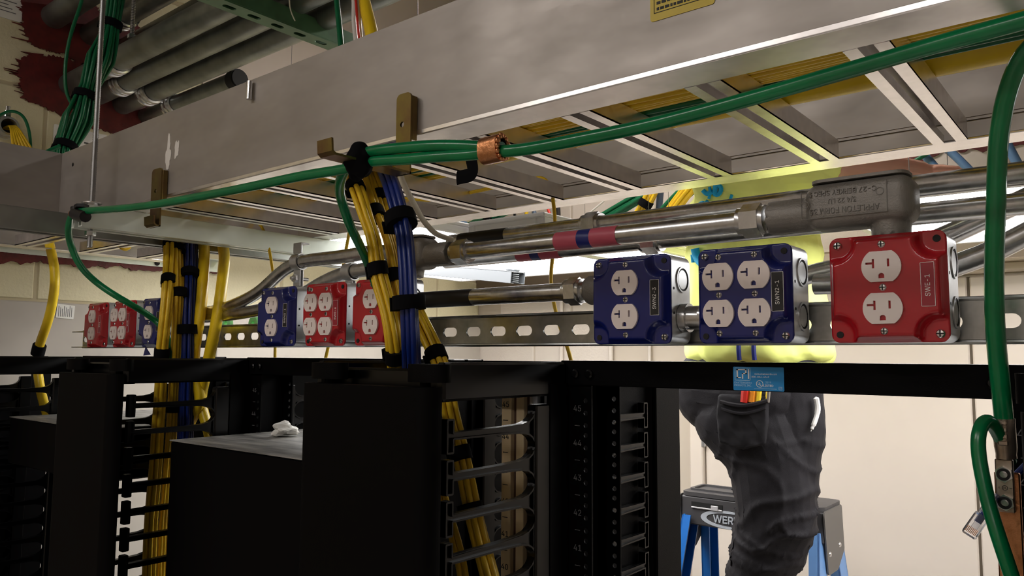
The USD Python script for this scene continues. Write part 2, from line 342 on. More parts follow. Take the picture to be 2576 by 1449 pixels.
# red firestop caulk, ragged, on the walls
def ragged(cx, cy, rx, ry, seed, n=320, amp=.28):
    a = np.linspace(0, 2*np.pi, n, endpoint=False); q = np.c_[np.cos(a), np.sin(a), 0*a]
    k = 1+amp*1.6*(meshkit.noise(q*1.6+seed, seed)-.5)+amp*.5*(meshkit.fbm(q*9+seed, 4, seed)-.5)+amp*.45*(meshkit.noise(q*31, seed)**3)
    return Polygon(np.c_[cx+rx*k*np.cos(a), cy+ry*k*np.sin(a)]).buffer(0)
def streaks(cx, cy, w, n, seed):
    r = np.random.default_rng(seed); S = []
    for k in range(n):
        y = cy+r.normal(0, .03); L = w*(.5+.6*r.random()); t = .002+.004*r.random(); s = r.normal(0, .006)
        S.append(Polygon([(cx, y-t), (cx-L*.6, y-t*.5+s), (cx-L, y+s*1.3), (cx-L*.5, y+t*.6+s), (cx, y+t)]).buffer(0))
    return union_all(S)
def caulk(label, poly, facing, **k):
    o = (XL+.0005, 0, 0) if facing == '+x' else (0, YB-.0005, 0)
    return single('firestop_caulk', plate(poly, .006, o, facing), CAULK, label, 'firestop caulk')
y0, z0 = PX(190, 200, x=XL)[1:]
caulk('dark red caulk patch around the lower conduits on the left wall', union_all([ragged(.90, .79, .13, .085, 1), streaks(.83, .80, .09, 9, 3), streaks(.84, .755, .08, 5, 6), ragged(1.0, .755, .12, .075, 2), ragged(1.14, .735, .13, .07, 3), ragged(1.24, .72, .1, .06, 4)]), '+x')
caulk('dark red caulk patch around the upper conduits on the left wall', union_all([ragged(.88, .98, .11, .10, 5), streaks(.83, .955, .08, 6, 4), ragged(1.0, .955, .16, .09, 6), ragged(1.16, .95, .12, .08, 7)]), '+x')
e = [(y, .285-.004*(y*7 % 1)) for y in np.linspace(.1, 1.42, 60)]
lo = [(y, .246+.022*max(0, (y-.7)/.6)+.0035*math.sin(y*31)+.003*math.sin(y*83)+.008*rng.random()) for y in np.linspace(1.42, .1, 160)]
caulk('long thin strip of red caulk under the wall channel at left', Polygon(e+lo).buffer(0), '+x')
e = [(x, .705+.006*math.sin(x*40)) for x in np.linspace(-.95, .5, 60)]; lo = [(x, .64+.01*math.sin(x*25)+.016*rng.random()) for x in np.linspace(.5, -.95, 120)]
caulk('strip of dark red caulk high on the back wall at right', Polygon(e+lo).buffer(0), '-y')
caulk('small red caulk patch behind the far cable bundles on the back wall', ragged(-1.42, .74, .09, .035, 9), '-y')
# hand-written scrawl and signs on the left wall
s = single('wall_scrawl', text('Fire', .022, (XL+.001, 1.02, .60), '+x', .0005), M('brown_marker', (.12, .06, .02), .7), 'small brown handwritten word below the conduits on the left wall', 'writing')
t = thing('wall_sign', 'white warning sign half hidden behind the green wire bundle', 'sign', (XL, .95, .62))
obj('sheet', plate(rrect(.15, .12, .004, .945, .61), .002, (XL+.0005, 0, 0), '+x'), PAPER, t)
obj('logo', [plate(Point(.895, .625).buffer(.022).difference(Point(.895, .625).buffer(.019)), .0006, (XL+.0026, 0, 0), '+x'), text('R', .026, (XL+.0026, .895, .625), '+x', .0006, bold=True)], PRB, t)
obj('text_line', [bx((XL+.0026, .955, .63-k*.012), (XL+.003, 1.01, .634-k*.012)) for k in range(4)], PRB, t)
obj('lettering', text('WARNING!', .014, (XL+.0026, .965, .563), '+x', .0006, bold=True), PRB, t)
t = thing('wall_notice', 'white printed notice at the very top left of the left wall', 'sign', (XL, .72, .98))
obj('sheet', plate(rrect(.14, .12, .003, .70, 1.0), .002, (XL+.0005, 0, 0), '+x'), PAPER, t)
obj('text_line', [bx((XL+.0026, .65, .96+k*.010), (XL+.003, .755-.01*(k % 3), .9625+k*.010)) for k in range(8)], PRG, t)
t = thing('wall_label', 'small white printed sticker on the grey board beside the red outlets', 'sticker', (XL+.015, .925, .122))
obj('sheet', plate(affinity.rotate(rrect(.048, .040, .002, .925, .122), -4), .0012, (XL+.0145, 0, 0), '+x'), PAPER, t)
obj('text_line', [bx((XL+.0158, .906+.005*k, .107), (XL+.0162, .9072+.005*k, .138-.004*(k % 3))) for k in range(8)], PRG, t)

# ---------------------------------------------------------------- racks and vertical managers
YR0, YR1, ZR = .848, .920, -.005
RACKX = [(-.59, -.075), (-1.335, -.82), (-2.08, -1.565)]
hole_z = [ZR-.052-.04445*u-o for u in range(17) for o in (0.0, .0159, .0318)]
def upright(rk, xo, s):
    "xo: outer face; s: direction to the rack's inside"
    def fl(y, nm):
        a, b = sorted((xo, xo+s*.034)); hx = xo+s*.025
        pol = sbox(a, ZF+.01, b, ZR-.001).difference(union_all([Point(hx, z).buffer(.0034, quad_segs=2) for z in hole_z]))
        return plate(pol, .0025, (0, y, 0), '-y')
    obj('front_flange', fl(YR0+.0025, ''), BLK, rk); obj('rear_flange', fl(YR1, ''), BLK, rk)
    obj('web', bx((xo, YR0+.0026, ZF+.01), (xo+s*.0028, YR1-.0026, ZR-.001)), BLK, rk)
def rack(x0, x1, label, nums=True):
    rk = thing('equipment_rack', label, 'rack', ((x0+x1)/2, .884, ZF), 'racks in the row')
    upright(rk, x0, 1); upright(rk, x1, -1)
    obj('front_beam', [bx((x0-.012, YR0-.004, ZR-.032), (x1+.012, YR0-.0005, ZR), .001)], BLK, rk); obj('beam_top', bx((x0-.012, YR0-.0004, ZR-.003), (x1+.012, YR0+.033, ZR), .001), BLKT, rk)
    obj('rear_beam', [bx((x0-.012, YR1+.0005, ZR-.032), (x1+.012, YR1+.004, ZR), .001)], BLK, rk); obj('beam_top', bx((x0-.012, YR1-.033, ZR-.003), (x1+.012, YR1+.0004, ZR), .001), BLKT, rk)
    for x in (x0+.012, x0+.034, x1-.034, x1-.012): obj('bolt', lathe([(.006, 0), (.006, .003), (.004, .0045), (.0001, .0045)], (x, YR0-.004, ZR-.017), (0, -1, 0), 12), BLKP, rk)
    if nums:
        for k, u in enumerate(range(45, 37, -1)):
            z = -.0671-.04445*k
            for xx in (x0+.012, x1-.012):
                obj('unit_number', text(str(u), .0075, (xx, YR0-.0001, z), '-y', .0003), PRG, rk)
                obj('unit_mark', bx((xx-.004, YR0-.0004, z-.0226), (xx+.004, YR0-.0001, z-.0218)), PRG, rk)
    obj('base', bx((x0, YR0-.15, ZF), (x1, YR1+.15, ZF+.009)), BLK, rk)
    return rk
RR = rack(*RACKX[0], 'black two-post equipment rack at right with blue maker sticker on its top beam')
RL = rack(*RACKX[1], 'black two-post equipment rack in the middle holding a dusty chassis')
R3 = rack(*RACKX[2], 'black two-post equipment rack farthest left', False)

def finger_poly(y0, y1, zc, s):
    "one cable finger seen from the side: slim arm, T tip at y0, wide filleted root at y1; s = +1 if the tip points to smaller y"
    L = y1-y0; a = []
    prof = [(0, .0042), (.6, .0047), (.84, .0060), (.92, .0085), (.965, .0125), (.99, .0170), (1.0, .0205)]
    arm = Polygon([(y0+L*t, zc+h) for t, h in prof]+[(y0+L*t, zc-h) for t, h in reversed(prof)])
    w = .010 if y1 > y0 else -.010
    tip = sbox(min(y0-w*.2, y0+w), zc-.0192, max(y0-w*.2, y0+w), zc+.0192).buffer(-.002).buffer(.002)
    return arm.buffer(0).union(tip)
def fingers(par, x, ytip, yroot, n, z0=-.088):
    for k in range(n):
        zc = z0-.04445*k; p = finger_poly(ytip, yroot, zc, 1)
        m = [plate(p, .004, (x-.002, 0, 0), '+x')]
        rib = p.buffer(-.0001).difference(p.buffer(-.0022))
        m.append(plate(rib, .011, (x-.0055, 0, 0), '+x'))
        obj('finger', m, BLKP, par, smooth=30)
    ys = sorted((yroot, yroot+(.028 if yroot > ytip else -.028)))
    obj('finger_spine', bx((x-.008, ys[0], z0-.04445*n), (x+.008, ys[1], z0+.028), .002), BLKP, par)
def manager(x0, x1, label, rear=True, detail=True, door=True):
    m = thing('cable_manager', label, 'cable manager', ((x0+x1)/2, .8, ZF), 'cable managers between the racks')
    n = 13
    if door:
        pol = rrect(x1-x0+.004, ZF*-1-.045, .004)
        zt, zb = -.034, ZF+.06; r = .020
        cs = [(x0-.002, .607)]+[(x0-.002+r-r*math.cos(a), .606-r*math.sin(a)) for a in np.linspace(0, 1.57, 8)]+[(x1+.002-r+r*math.sin(a), .606-r*math.cos(a)) for a in np.linspace(0, 1.57, 8)]+[(x1+.002, .607)]
        inner = [(x1-.002, .607), (x1-.004, .597), (x1-.016, .5895), (x0+.016, .5895), (x0+.004, .597), (x0+.002, .607)]
        dm = ex(Polygon(cs+inner).buffer(0), zt-zb); dm.apply_translation([0, 0, zb])
        obj('door', [dm, bx((x0+.01, .5896, zt-.003), (x1-.01, .6065, zt)), ], BLKM, m)
    for x in (x1-.006, x0+.006):
        fingers(m, x, .620, .776, n)
        if rear: fingers(m, x, 1.058, .950, n)
    for x in (x0+.003, x1-.001): obj('side_rail', bx((x-.003, .805, ZF+.01), (x+.003, .852, ZR-.03)), BLK, m)
    if rear:
        obj('rear_panel', bx((x0, .905, ZF+.01), (x0+.003, 1.084, ZR-.032)), BLK, m); obj('rear_panel', bx((x1-.018, .942, ZF+.01), (x1-.015, 1.165, ZR-.032)), BLK, m)
        for x in (x0+.004, x1-.004): obj('rear_post', bx((x-.004, 1.085, ZF+.01), (x+.004, 1.165, ZR-.03), .002), BLK, m)
        obj('rear_top_bar', bx((x0, .925, ZR-.030), (x1, .940, ZR-.002), .002), BLK, m)
        for x in (x0+.006, x1-.006): obj('rear_top_arm', bx((x-.006, .941, ZR-.030), (x+.006, 1.165, ZR-.004), .002), BLK, m)
    if not rear: obj('side_panel', bx((x0, .66, ZF+.01), (x0+.0005, .788, ZR-.085)), BLK, m)
    # top frame: two arms with rounded ends carrying the door latch, and cross bars
    for x in (x0+.007, x1-.007):
        obj('top_arm', bx((x-.007, .612, ZR-.045), (x+.007, .843, ZR-.002), .003), BLKP, m)
        cap = affinity.scale(Point(0, 0).buffer(.030, quad_segs=8), 1, .55)
        c = ex(cap, .020); c.apply_translation([x-(.018 if x > (x0+x1)/2 else -.018), .614, ZR-.024]); obj('rounded_cap', c, BLKM, m)
        obj('latch_post', [cyl((x-(.022 if x > (x0+x1)/2 else -.022), .612, ZR-.036), (x-(.022 if x > (x0+x1)/2 else -.022), .612, ZR-.0245), .006), bx((x-.03 if x > (x0+x1)/2 else x, .608, ZR-.046), (x if x > (x0+x1)/2 else x+.03, .632, ZR-.037), .002)], BLKM, m)
    obj('top_bar', bx((x0+.0145, .79, ZR-.040), (x1-.0145, .805, ZR-.006), .003), BLKP, m)
    obj('top_bar', bx((x0+.0145, .632, ZR-.040), (x1-.0145, .645, ZR-.010), .003), BLKP, m)
    return m
M1 = manager(-.818, -.592, 'tall black cable manager in the middle with closed door and open side fingers')
M2 = manager(-1.563, -1.337, 'tall black cable manager left of the dusty chassis with yellow bundles inside')
M3 = manager(-2.31, -2.082, 'black cable manager at the far left edge', rear=False)
M0 = manager(-.062, .165, 'black cable manager at the right edge beside the copper bar', rear=False)
# numbered rail seen through the middle manager, its lit tan put into the colour
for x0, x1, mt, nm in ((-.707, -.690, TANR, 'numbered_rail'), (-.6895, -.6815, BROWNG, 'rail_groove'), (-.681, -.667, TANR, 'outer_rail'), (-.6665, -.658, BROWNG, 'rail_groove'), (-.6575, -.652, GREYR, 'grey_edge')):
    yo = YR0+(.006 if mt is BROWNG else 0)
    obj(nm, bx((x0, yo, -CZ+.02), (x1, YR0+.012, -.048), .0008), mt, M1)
for k in range(8):
    z = -.0671-.04445*k
    obj('unit_number', text(str(45-k), .0075, (-.6995, YR0-.0001, z), '-y', .0003), PRB, M1)
    obj('unit_mark', bx((-.704, YR0-.0004, z-.0226), (-.695, YR0-.0001, z-.0216)), PRB, M1)
# maker sticker on the right rack's beam
t = thing('maker_sticker', 'light blue maker sticker on the top beam of the right rack', 'sticker', (-.3325, YR0-.0045, -.0235))
ys = YR0-.0046
def sx(u): return -.3615+u*.0575
def sz(v): return -.0100-v*.0255
obj('label_sheet', plate(rrect(.0578, .0262, .0012, -.3327, -.0232), .0003, (0, ys, 0), '-y'), STKB, t)
lw = .0011
def bar(u0, v0, u1, v1): return bx((sx(u0), ys-.0006, sz(v1)), (sx(u1), ys-.0003, sz(v0)))
obj('logo', [bar(.07, .10, .10, .50), bar(.07, .10, .27, .15), bar(.07, .45, .16, .50), bar(.245, .10, .275, .32), bar(.18, .27, .275, .32), bar(.18, .27, .205, .52), bar(.30, .10, .325, .52)], PRW, t)
obj('logo_frame', [bar(.035, .04, .35, .06), bar(.035, .58, .35, .60), bar(.035, .04, .045, .60), bar(.34, .04, .35, .60)], STKL, t)
def stx(s, h, u, v, mat, bold=False, w=1.0): obj('lettering', text(s, h, (sx(u), ys-.0003, sz(v)), '-y', .0002, bold=bold, sx=w), mat, t)
stx('CHATSWORTH', .0021, .195, .70, STKL); stx('PRODUCTS, INC.', .0021, .195, .82, STKL, w=.85)
stx('www.chatsworth.com', .0018, .65, .30, PRW); stx('800-834-4969', .0019, .545, .43, PRW); stx('22Y9', .0019, .70, .66, STKL); stx('LISTED', .0023, .70, .80, PRW, True)
uc = Point(sx(.53), sz(.73)); obj('listing_mark', [plate(uc.buffer(.0040).difference(uc.buffer(.0034)), .0003, (0, ys-.0003, 0), '-y'), text('U', .0026, (sx(.513), ys-.0003, sz(.71)), '-y', .0002, bold=True), text('L', .0026, (sx(.55), ys-.0003, sz(.76)), '-y', .0002, bold=True)], PRW, t)
stx('03', .0015, .935, .90, STKL); obj('lettering', [bar(.90, .84, .97, .855), bar(.90, .955, .97, .97), bar(.90, .84, .906, .97), bar(.964, .84, .97, .97), bar(.42, .93, .86, .945)], STKL, t)

# dusty chassis in the middle rack, and one low in the far-left rack
t = thing('server_chassis', 'black rack chassis with dusty grey top in the middle rack', 'rack equipment', (-1.075, .9, -.4))
x0, x1, zt = -1.303, -.845, -.146
obj('body', bx((x0, .676, -.62), (x1, 1.10, zt-.0021), .003), BLK, t)
obj('top_cover', bx((x0-.001, .674, zt-.002), (x1+.001, 1.102, zt), .0008), CHAS, t)
obj('mounting_ear', bx((-1.33, .838, -.62), (-1.3035, .8415, zt-.004)), BLK, t); obj('mounting_ear', bx((-.8445, .838, -.62), (-.822, .8415, zt-.004)), BLK, t)
obj('side_latch', bx((x0-.008, .70, zt-.035), (x0-.0005, .72, zt-.012), .002), BLKP, t)
obj('rear_lip', bx((x0+.05, 1.085, zt+.0002), (x1-.02, 1.10, zt+.010), .002), BOXM, t)
t = thing('server_chassis', 'black rack chassis low in the far-left rack, barely lit', 'rack equipment', (-1.82, .9, -.4))
obj('body', bx((-2.05, .676, -.252), (-1.595, 1.10, zt-.0021), .003), BLK, t); obj('top_cover', bx((-2.051, .674, zt-.002), (-1.594, 1.102, zt), .0008), CHAS, t)
# crumpled scrap of paper on the chassis
c = PX(715, 1098, z=zt); v = []
pm = trimesh.creation.icosphere(2, 1.0); vv = pm.vertices.copy(); nn = meshkit.noise(vv*1.7, 4)
vv = vv*(.55+.9*nn)[:, None]*np.array([.021, .024, .012]); vv[:, 2] -= vv[:, 2].min(); pm = trimesh.Trimesh(vv+c+[0, 0, .0005], pm.faces, process=False)
single('paper_scrap', pm, PAPER, 'crumpled white paper scrap lying on the dusty chassis', 'paper', smooth=False)
# ---------------------------------------------------------------- cable tray over the racks
TZ0, TZ1, TY0, TY1 = .268, .421, .643, 1.121
def rail(par, name, y, s, x0, x1, mat=ALU):
    "channel rail along x: web at y, flanges towards s"
    obj(name, bx((x0, min(y, y+s*.003), TZ0+.0032), (x1, max(y, y+s*.003), TZ1), .0006), mat, par)
    yy = sorted((y, y+s*.049))
    obj('rail_flange', [bx((x0, yy[0], TZ0), (x1, yy[1], TZ0+.003), .0008), bx((x0, y-.0012 if s > 0 else y-.0008, TZ0+.0005), (x1, y+.0008 if s > 0 else y+.0012, TZ0+.006), .0005)], ALUF, par)
    yt = sorted((y+s*.003, y+s*.030)); obj('rail_lip', bx((x0, yt[0], TZ1-.003), (x1, yt[1], TZ1), .0008), ALUF, par)
    obj('rail_rib', [bx((x0, y+s*.0031 if s > 0 else y-.006, TZ0+.036), (x1, y+.006 if s > 0 else y-.0031, TZ0+.0385)), bx((x0, y+s*.0031 if s > 0 else y-.0045, TZ0+.0405), (x1, y+.0045 if s > 0 else y-.0031, TZ0+.042))], ALU, par)
TR = thing('cable_tray', 'large aluminium ladder tray running overhead above the racks', 'cable tray', (-.5, .88, TZ0))
rail(TR, 'near_rail', TY0, 1, -1.7488, .45); rail(TR, 'far_rail', TY1, -1, -1.745, .6)
def rung(par, x, y0, y1, ax='y'):
    "inverted channel rung with two bottom lips"
    m = []
    for a, b, z0, z1 in ((0, .0125, TZ0-.0002, TZ0+.002), (.0255, .038, TZ0-.0002, TZ0+.002), (0, .0018, TZ0, TZ0+.026), (.0362, .038, TZ0, TZ0+.026), (.0018, .0362, TZ0+.024, TZ0+.026), (.0108, .0125, TZ0+.002, TZ0+.010), (.0255, .0272, TZ0+.002, TZ0+.010)):
        m.append(bx((x+a, y0, z0), (x+b, y1, z1)) if ax == 'y' else bx((y0, x+a, z0), (y1, x+b, z1)))
    return obj('rung', m, ALUF, par, smooth=False)
for k in range(-3, 11):
    x = -.191-.1515*k; rung(TR, x, TY0+.0492, TY1-.0492)
for k in range(6): obj('lip_slot', bx((-.10-.3*k, TY1-.022, TZ1-.0034), (.02-.3*k, TY1-.0195, TZ1-.003)), SLOT, TR)
# marks on the web that faces the camera
obj('web_hole', cyl((-1.69, TY0-.0006, .388), (-1.69, TY0, .388), .004, 12), SLOT, TR)
r = np.random.default_rng(11)
for (px, py, w, h, sd) in ((424, 388, .010, .030, 3), (446, 375, .007, .014, 5)):
    p = PX(px, py, y=TY0); obj('paint_splash', plate(ragged(p[0], p[2], w, h, sd, 30, .7), .0005, (0, TY0-.0001, 0), '-y'), WHT, TR)
pp = PX(636, 230, y=TY0); obj('rail_pin', cyl((pp[0], TY0-.006, pp[2]-.014), (pp[0], TY0-.006, pp[2]+.014), .0045, 12), SILV, TR)
t = thing('caution_sticker', 'yellow printed caution sticker on the near tray rail, cut by the top of the picture', 'sticker', (-.32, TY0-.001, .35))
a = [PX(*q, y=TY0) for q in ((1637, 55), (1768, 12))]; xa, xb, zb = a[0][0], a[1][0]+.012, a[0][2]-.001
obj('sheet', plate(rrect(xb-xa, .075, .003, (xa+xb)/2, zb+.0375), .0004, (0, TY0-.0003, 0), '-y'), YSTK, t)
obj('border', [bx((xa+.004, TY0-.001, zb+.0075), (xb-.004, TY0-.0007, zb+.0081)), bx((xa+.004, TY0-.001, zb+.0075), (xa+.0046, TY0-.0007, zb+.07)), bx((xb-.0046, TY0-.001, zb+.0075), (xb-.004, TY0-.0007, zb+.07))], PRB, t)
for k in range(9):
    segs, x = [], xa+.007
    while x < xb-.009:
        w = .002+.004*r.random(); segs.append(bx((x, TY0-.001, zb+.0100+k*.0058), (min(x+w, xb-.008), TY0-.0007, zb+.0127+k*.0058))); x += w+.0012
    obj('text_line', segs, PRB, t)

# side tray crossing at the left end
TC = thing('cable_tray', 'aluminium side tray crossing at the far left, towards the viewer', 'cable tray', (-2.0, .3, TZ0))
obj('near_rail', bx((-1.752, -.55, TZ0+.0032), (-1.749, TY0+.0035, TZ1), .0006), ALU, TC)
obj('rail_flange', bx((-1.80, -.55, TZ0), (-1.749, TY0-.001, TZ0+.003), .0008), ALUF, TC)
obj('far_rail', bx((-2.223, -.55, TZ0+.0032), (-2.220, TY1, TZ1), .0006), ALU, TC)
obj('rail_flange', bx((-2.22, -.55, TZ0), (-2.17, TY1, TZ0+.003), .0008), ALUF, TC)
for k in range(-7, 8):
    y = .55+.1515*k
    if y+.04 < TY1: rung(TC, y, -2.169, -1.801, 'x')

# slotted support channels under the trays
def channel_y(label, x0, y0, y1, z0, z1, mat, serr=False):
    t = thing('support_channel', label, 'steel channel', (x0, y0, z0)); w = .041
    obj('channel_body', [bx((x0, y0, z0), (x0+.0026, y1, z1), .0008), bx((x0-w, y0, z0), (x0-w+.0026, y1, z1), .0008), bx((x0-w+.0027, y0, z1-.0026), (x0-.0001, y1, z1), .0005)], mat, t)
    obj('channel_lip', [bx((x0-.0095, y0, z0), (x0-.0001, y1, z0+.0026), .0006), bx((x0-.0121, y0, z0+.0001), (x0-.0096, y1, z0+.009)), bx((x0-w+.0027, y0, z0), (x0-w+.0095, y1, z0+.0026), .0006), bx((x0-w+.0096, y0, z0+.0001), (x0-w+.0121, y1, z0+.009))], mat, t)
    if serr: obj('serration', [bx((x0+.0027, y, z0+.006), (x0+.0032, y+.0012, z0+.016)) for y in np.arange(y0, min(y1, y0+1.0), .006)], GALVD, t)
    return t
channel_y('bright zinc support channel under the big tray, hung from the threaded rod', -1.462, .575, 1.165, .2268, .2678, GALVG)
channel_y('dull grey support channel running under the side tray', -1.585, -.6, 1.30, .2268, .2678, GALVD, True)
t = thing('wall_channel', 'galvanised channel bolted along the left wall above the red caulk strip', 'steel channel', (XL+.02, .7, .3))
obj('channel_body', [bx((XL+.0068, -.5, .279), (XL+.009, 1.40, .318), .001), bx((XL+.0091, -.5, .3155), (XL+.045, 1.40, .3185), .0008)], GALVG, t)
for y in (.70, .94, 1.19): obj('bolt', lathe([(.008, 0), (.008, .004), (.0001, .006)], (XL+.009, y, .29), (1, 0, 0), 10), SLOT, t)
# threaded rods
t = thing('threaded_rod', 'long threaded rod holding the support channel, in front of the tray', 'threaded rod', (-1.497, .602, .3))
def threaded(par, x, y, za, zb, r):
    n = int((zb-za)/.0022); ang = np.linspace(0, 2*np.pi, 9)[:-1]
    prof = [(r*(.86 if k % 2 else 1.0), za+(zb-za)*k/n) for k in range(n+1)]
    obj('rod', lathe([(.0001, za)]+prof+[(.0001, zb)], (x, y, 0), (0, 0, 1), 10), ROD, par)
rp = PX(245, 260, y=.605); rx = rp[0]
threaded(t, rx, .605, .195, 1.30, .0052)
for z in (.217, .2685): obj('nut', hexnut((rx, .605, z), (rx, .605, z+.008), .0095), SILV, t)
obj('washer', lathe([(.0055, 0), (.017, 0), (.017, .002), (.0055, .002)], (rx, .605, .2765), (0, 0, 1)), SILV, t)
t = thing('threaded_rod', 'short threaded rod among the dark conduits at top left', 'threaded rod', (-1.9, .9, .8))
q = PX(334, 50, y=.90); threaded(t, q[0], .90, PX(331, 92, y=.90)[2], 1.30, .006)
obj('nut', hexnut((q[0], .90, PX(331, 92, y=.9)[2]-.006), (q[0], .90, PX(331, 92, y=.9)[2]+.004), .011), SILV, t)

# J brackets on the near rail that carry the ground cable
def bracket(px0, px1, ptop, pbot, label, reach, depth=.026):
    xa, xb = PX(px0, (ptop+pbot)/2, y=TY0-.010)[0], PX(px1, (ptop+pbot)/2, y=TY0-.010)[0]
    zt, zb = PX(px0, ptop, y=TY0-.012)[2], PX(px0, pbot, y=TY0-.012)[2]; w = xb-xa; r = .007
    t = thing('j_bracket', label, 'bracket', (xa, TY0-.01, zb))
    pol = sbox(xa, zb, xb, zt).buffer(-r).buffer(r).union(sbox(xa, zb, xb, zt-.02)).difference(Point((xa+xb)/2-.002, zb+(zt-zb)*.62).buffer(.0035))
    obj('strap', plate(pol, .0026, (0, TY0-.010, 0), '-y'), ZINC, t)
    obj('side_flange', [bx((xb-.0026, TY0-.0099, zb+(zt-zb)*.42), (xb, TY0-.0008, zt-.004), .0008)], ZINC, t)
    path = [(TY0-.0113, zb+.0013), (TY0-.0113-reach, zb+.0013), (TY0-.0113-reach-.004, zb+.004), (TY0-.0113-reach-.004, zb+.016)]
    P = Polygon(np.array(path[:2]+[path[1]]) if 0 else [(TY0-.0100, zb), (TY0-.0113-reach, zb), (TY0-.0113-reach-.0045, zb+.0035), (TY0-.0113-reach-.0055, zb+.018), (TY0-.0113-reach-.0030, zb+.018), (TY0-.0113-reach-.0020, zb+.0045), (TY0-.0113-reach+.001, zb+.0026), (TY0-.0100, zb+.0026)])
    obj('arm', plate(P.buffer(0), w, (xa, 0, 0), '+x'), ZINC, t)
    return xa, xb, zb
b1 = bracket(1000, 1036, 240, 443, 'yellow zinc J bracket in the middle of the near tray rail, holding the taped cables', .112)
b2 = bracket(383, 407, 428, 573, 'yellow zinc J bracket on the near tray rail nearer the left end', .006)

# ---------------------------------------------------------------- outlet strip on its slotted channel
YP = .784; ZB = .066
ST = thing('outlet_channel', 'long slotted steel channel carrying the red and blue outlet boxes', 'steel channel', (-.9, .86, .036))
x0, x1, zs0, zs1 = -2.155, .5, .0157, .0575
holes = [rrect(.028, .0135, .0067, -.566+.0468*k, .0355) for k in range(-34, 22)]
web = sbox(x0+.075, zs0, x1, zs1).difference(union_all(holes))
obj('slotted_web', plate(web, .0026, (0, .8405, 0), '-y'), CHST, ST)
obj('channel_flange', [bx((x0, .8406, zs1-.0026), (x1, .879, zs1), .0007), bx((x0, .8406, zs0), (x1, .879, zs0+.0026), .0007), bx((x0, .8764, zs1-.012), (x1, .879, zs1-.0027)), bx((x0, .8764, zs0+.0027), (x1, .879, zs0+.012))], CHST, ST)
obj('channel_edge', [tube([(x0+.075, .8385, zs1-.0005), (x1, .8385, zs1-.0005)], .0024, 8, sm=False), tube([(x0+.075, .8385, zs0+.0005), (x1, .8385, zs0+.0005)], .0024, 8, sm=False)], CHST, ST)

_cover = []
def cover_mesh(cx, cz):
    if not _cover: _cover.append(cover_at(0.0, 0.0))
    m = _cover[0].copy(); m.apply_translation([cx, 0, cz]); return m
def cover_at(cx, cz):
    n = 56; g = np.linspace(-.051, .051, n); X, Z = np.meshgrid(g, g, indexing='ij')
    R = .008; qx, qz = np.maximum(abs(X)-(.051-R), 0), np.maximum(abs(Z)-(.051-R), 0); L = np.hypot(qx, qz); k = np.where(L > R, R/np.maximum(L, 1e-9), 1)
    X2, Z2 = np.sign(X)*(np.minimum(abs(X), .051-R)+qx*k), np.sign(Z)*(np.minimum(abs(Z), .051-R)+qz*k)
    dx, dz = np.maximum(.0435-abs(X2), 0), np.maximum(.0435-abs(Z2), 0)
    dcorner = np.hypot(dx, dz)-.0125; dedge = .0505-np.maximum(abs(X2), abs(Z2))
    d = np.clip(np.minimum(dcorner, dedge*1.25)/.0075, 0, 1); h = .0105*d*d*(3-2*d)
    top = np.stack([cx+X2, YP-.0015-h, cz+Z2], -1).reshape(-1, 3)
    i, j = np.meshgrid(np.arange(n-1), np.arange(n-1), indexing='ij'); a = i*n+j
    q = np.stack([a, a+n, a+n+1, a+1], -1).reshape(-1, 4); F = np.vstack([q[:, [0, 1, 2]], q[:, [0, 2, 3]]])
    ring = np.r_[np.arange(n)*n, (n-1)*n+np.arange(1, n), np.arange(n-2, -1, -1)*n+n-1, np.arange(n-2, 0, -1)]
    back = top[ring].copy(); back[:, 1] = YP+.0008; nb = len(top); m = len(ring); kk = (np.arange(m)+1) % m
    F2 = np.vstack([np.stack([ring, ring[kk], nb+kk], 1), np.stack([ring, nb+kk, nb+np.arange(m)], 1), np.stack([np.full(m, nb+m), nb+np.arange(m), nb+kk], 1)])
    me = trimesh.Trimesh(np.vstack([top, back, [[cx, YP+.0008, cz]]]), np.vstack([F, F2]), process=False); me.fix_normals(); return me
def face_poly(cx, cz):
    c = Point(cx, cz).buffer(.0172, quad_segs=10).intersection(sbox(cx-.02, cz-.0143, cx+.02, cz+.0143))
    T = sbox(cx-.0078, cz-.0015, cx-.0058, cz+.0072).union(sbox(cx-.0135, cz+.0022, cx-.0060, cz+.0042))
    Rr = sbox(cx+.0052, cz-.0005, cx+.0072, cz+.0068)
    G = sbox(cx-.0026, cz-.0112, cx+.0026, cz-.0084).union(Point(cx, cz-.0088).buffer(.0026).intersection(sbox(cx-.01, cz-.0095, cx+.01, cz)))
    return c, T, Rr, G
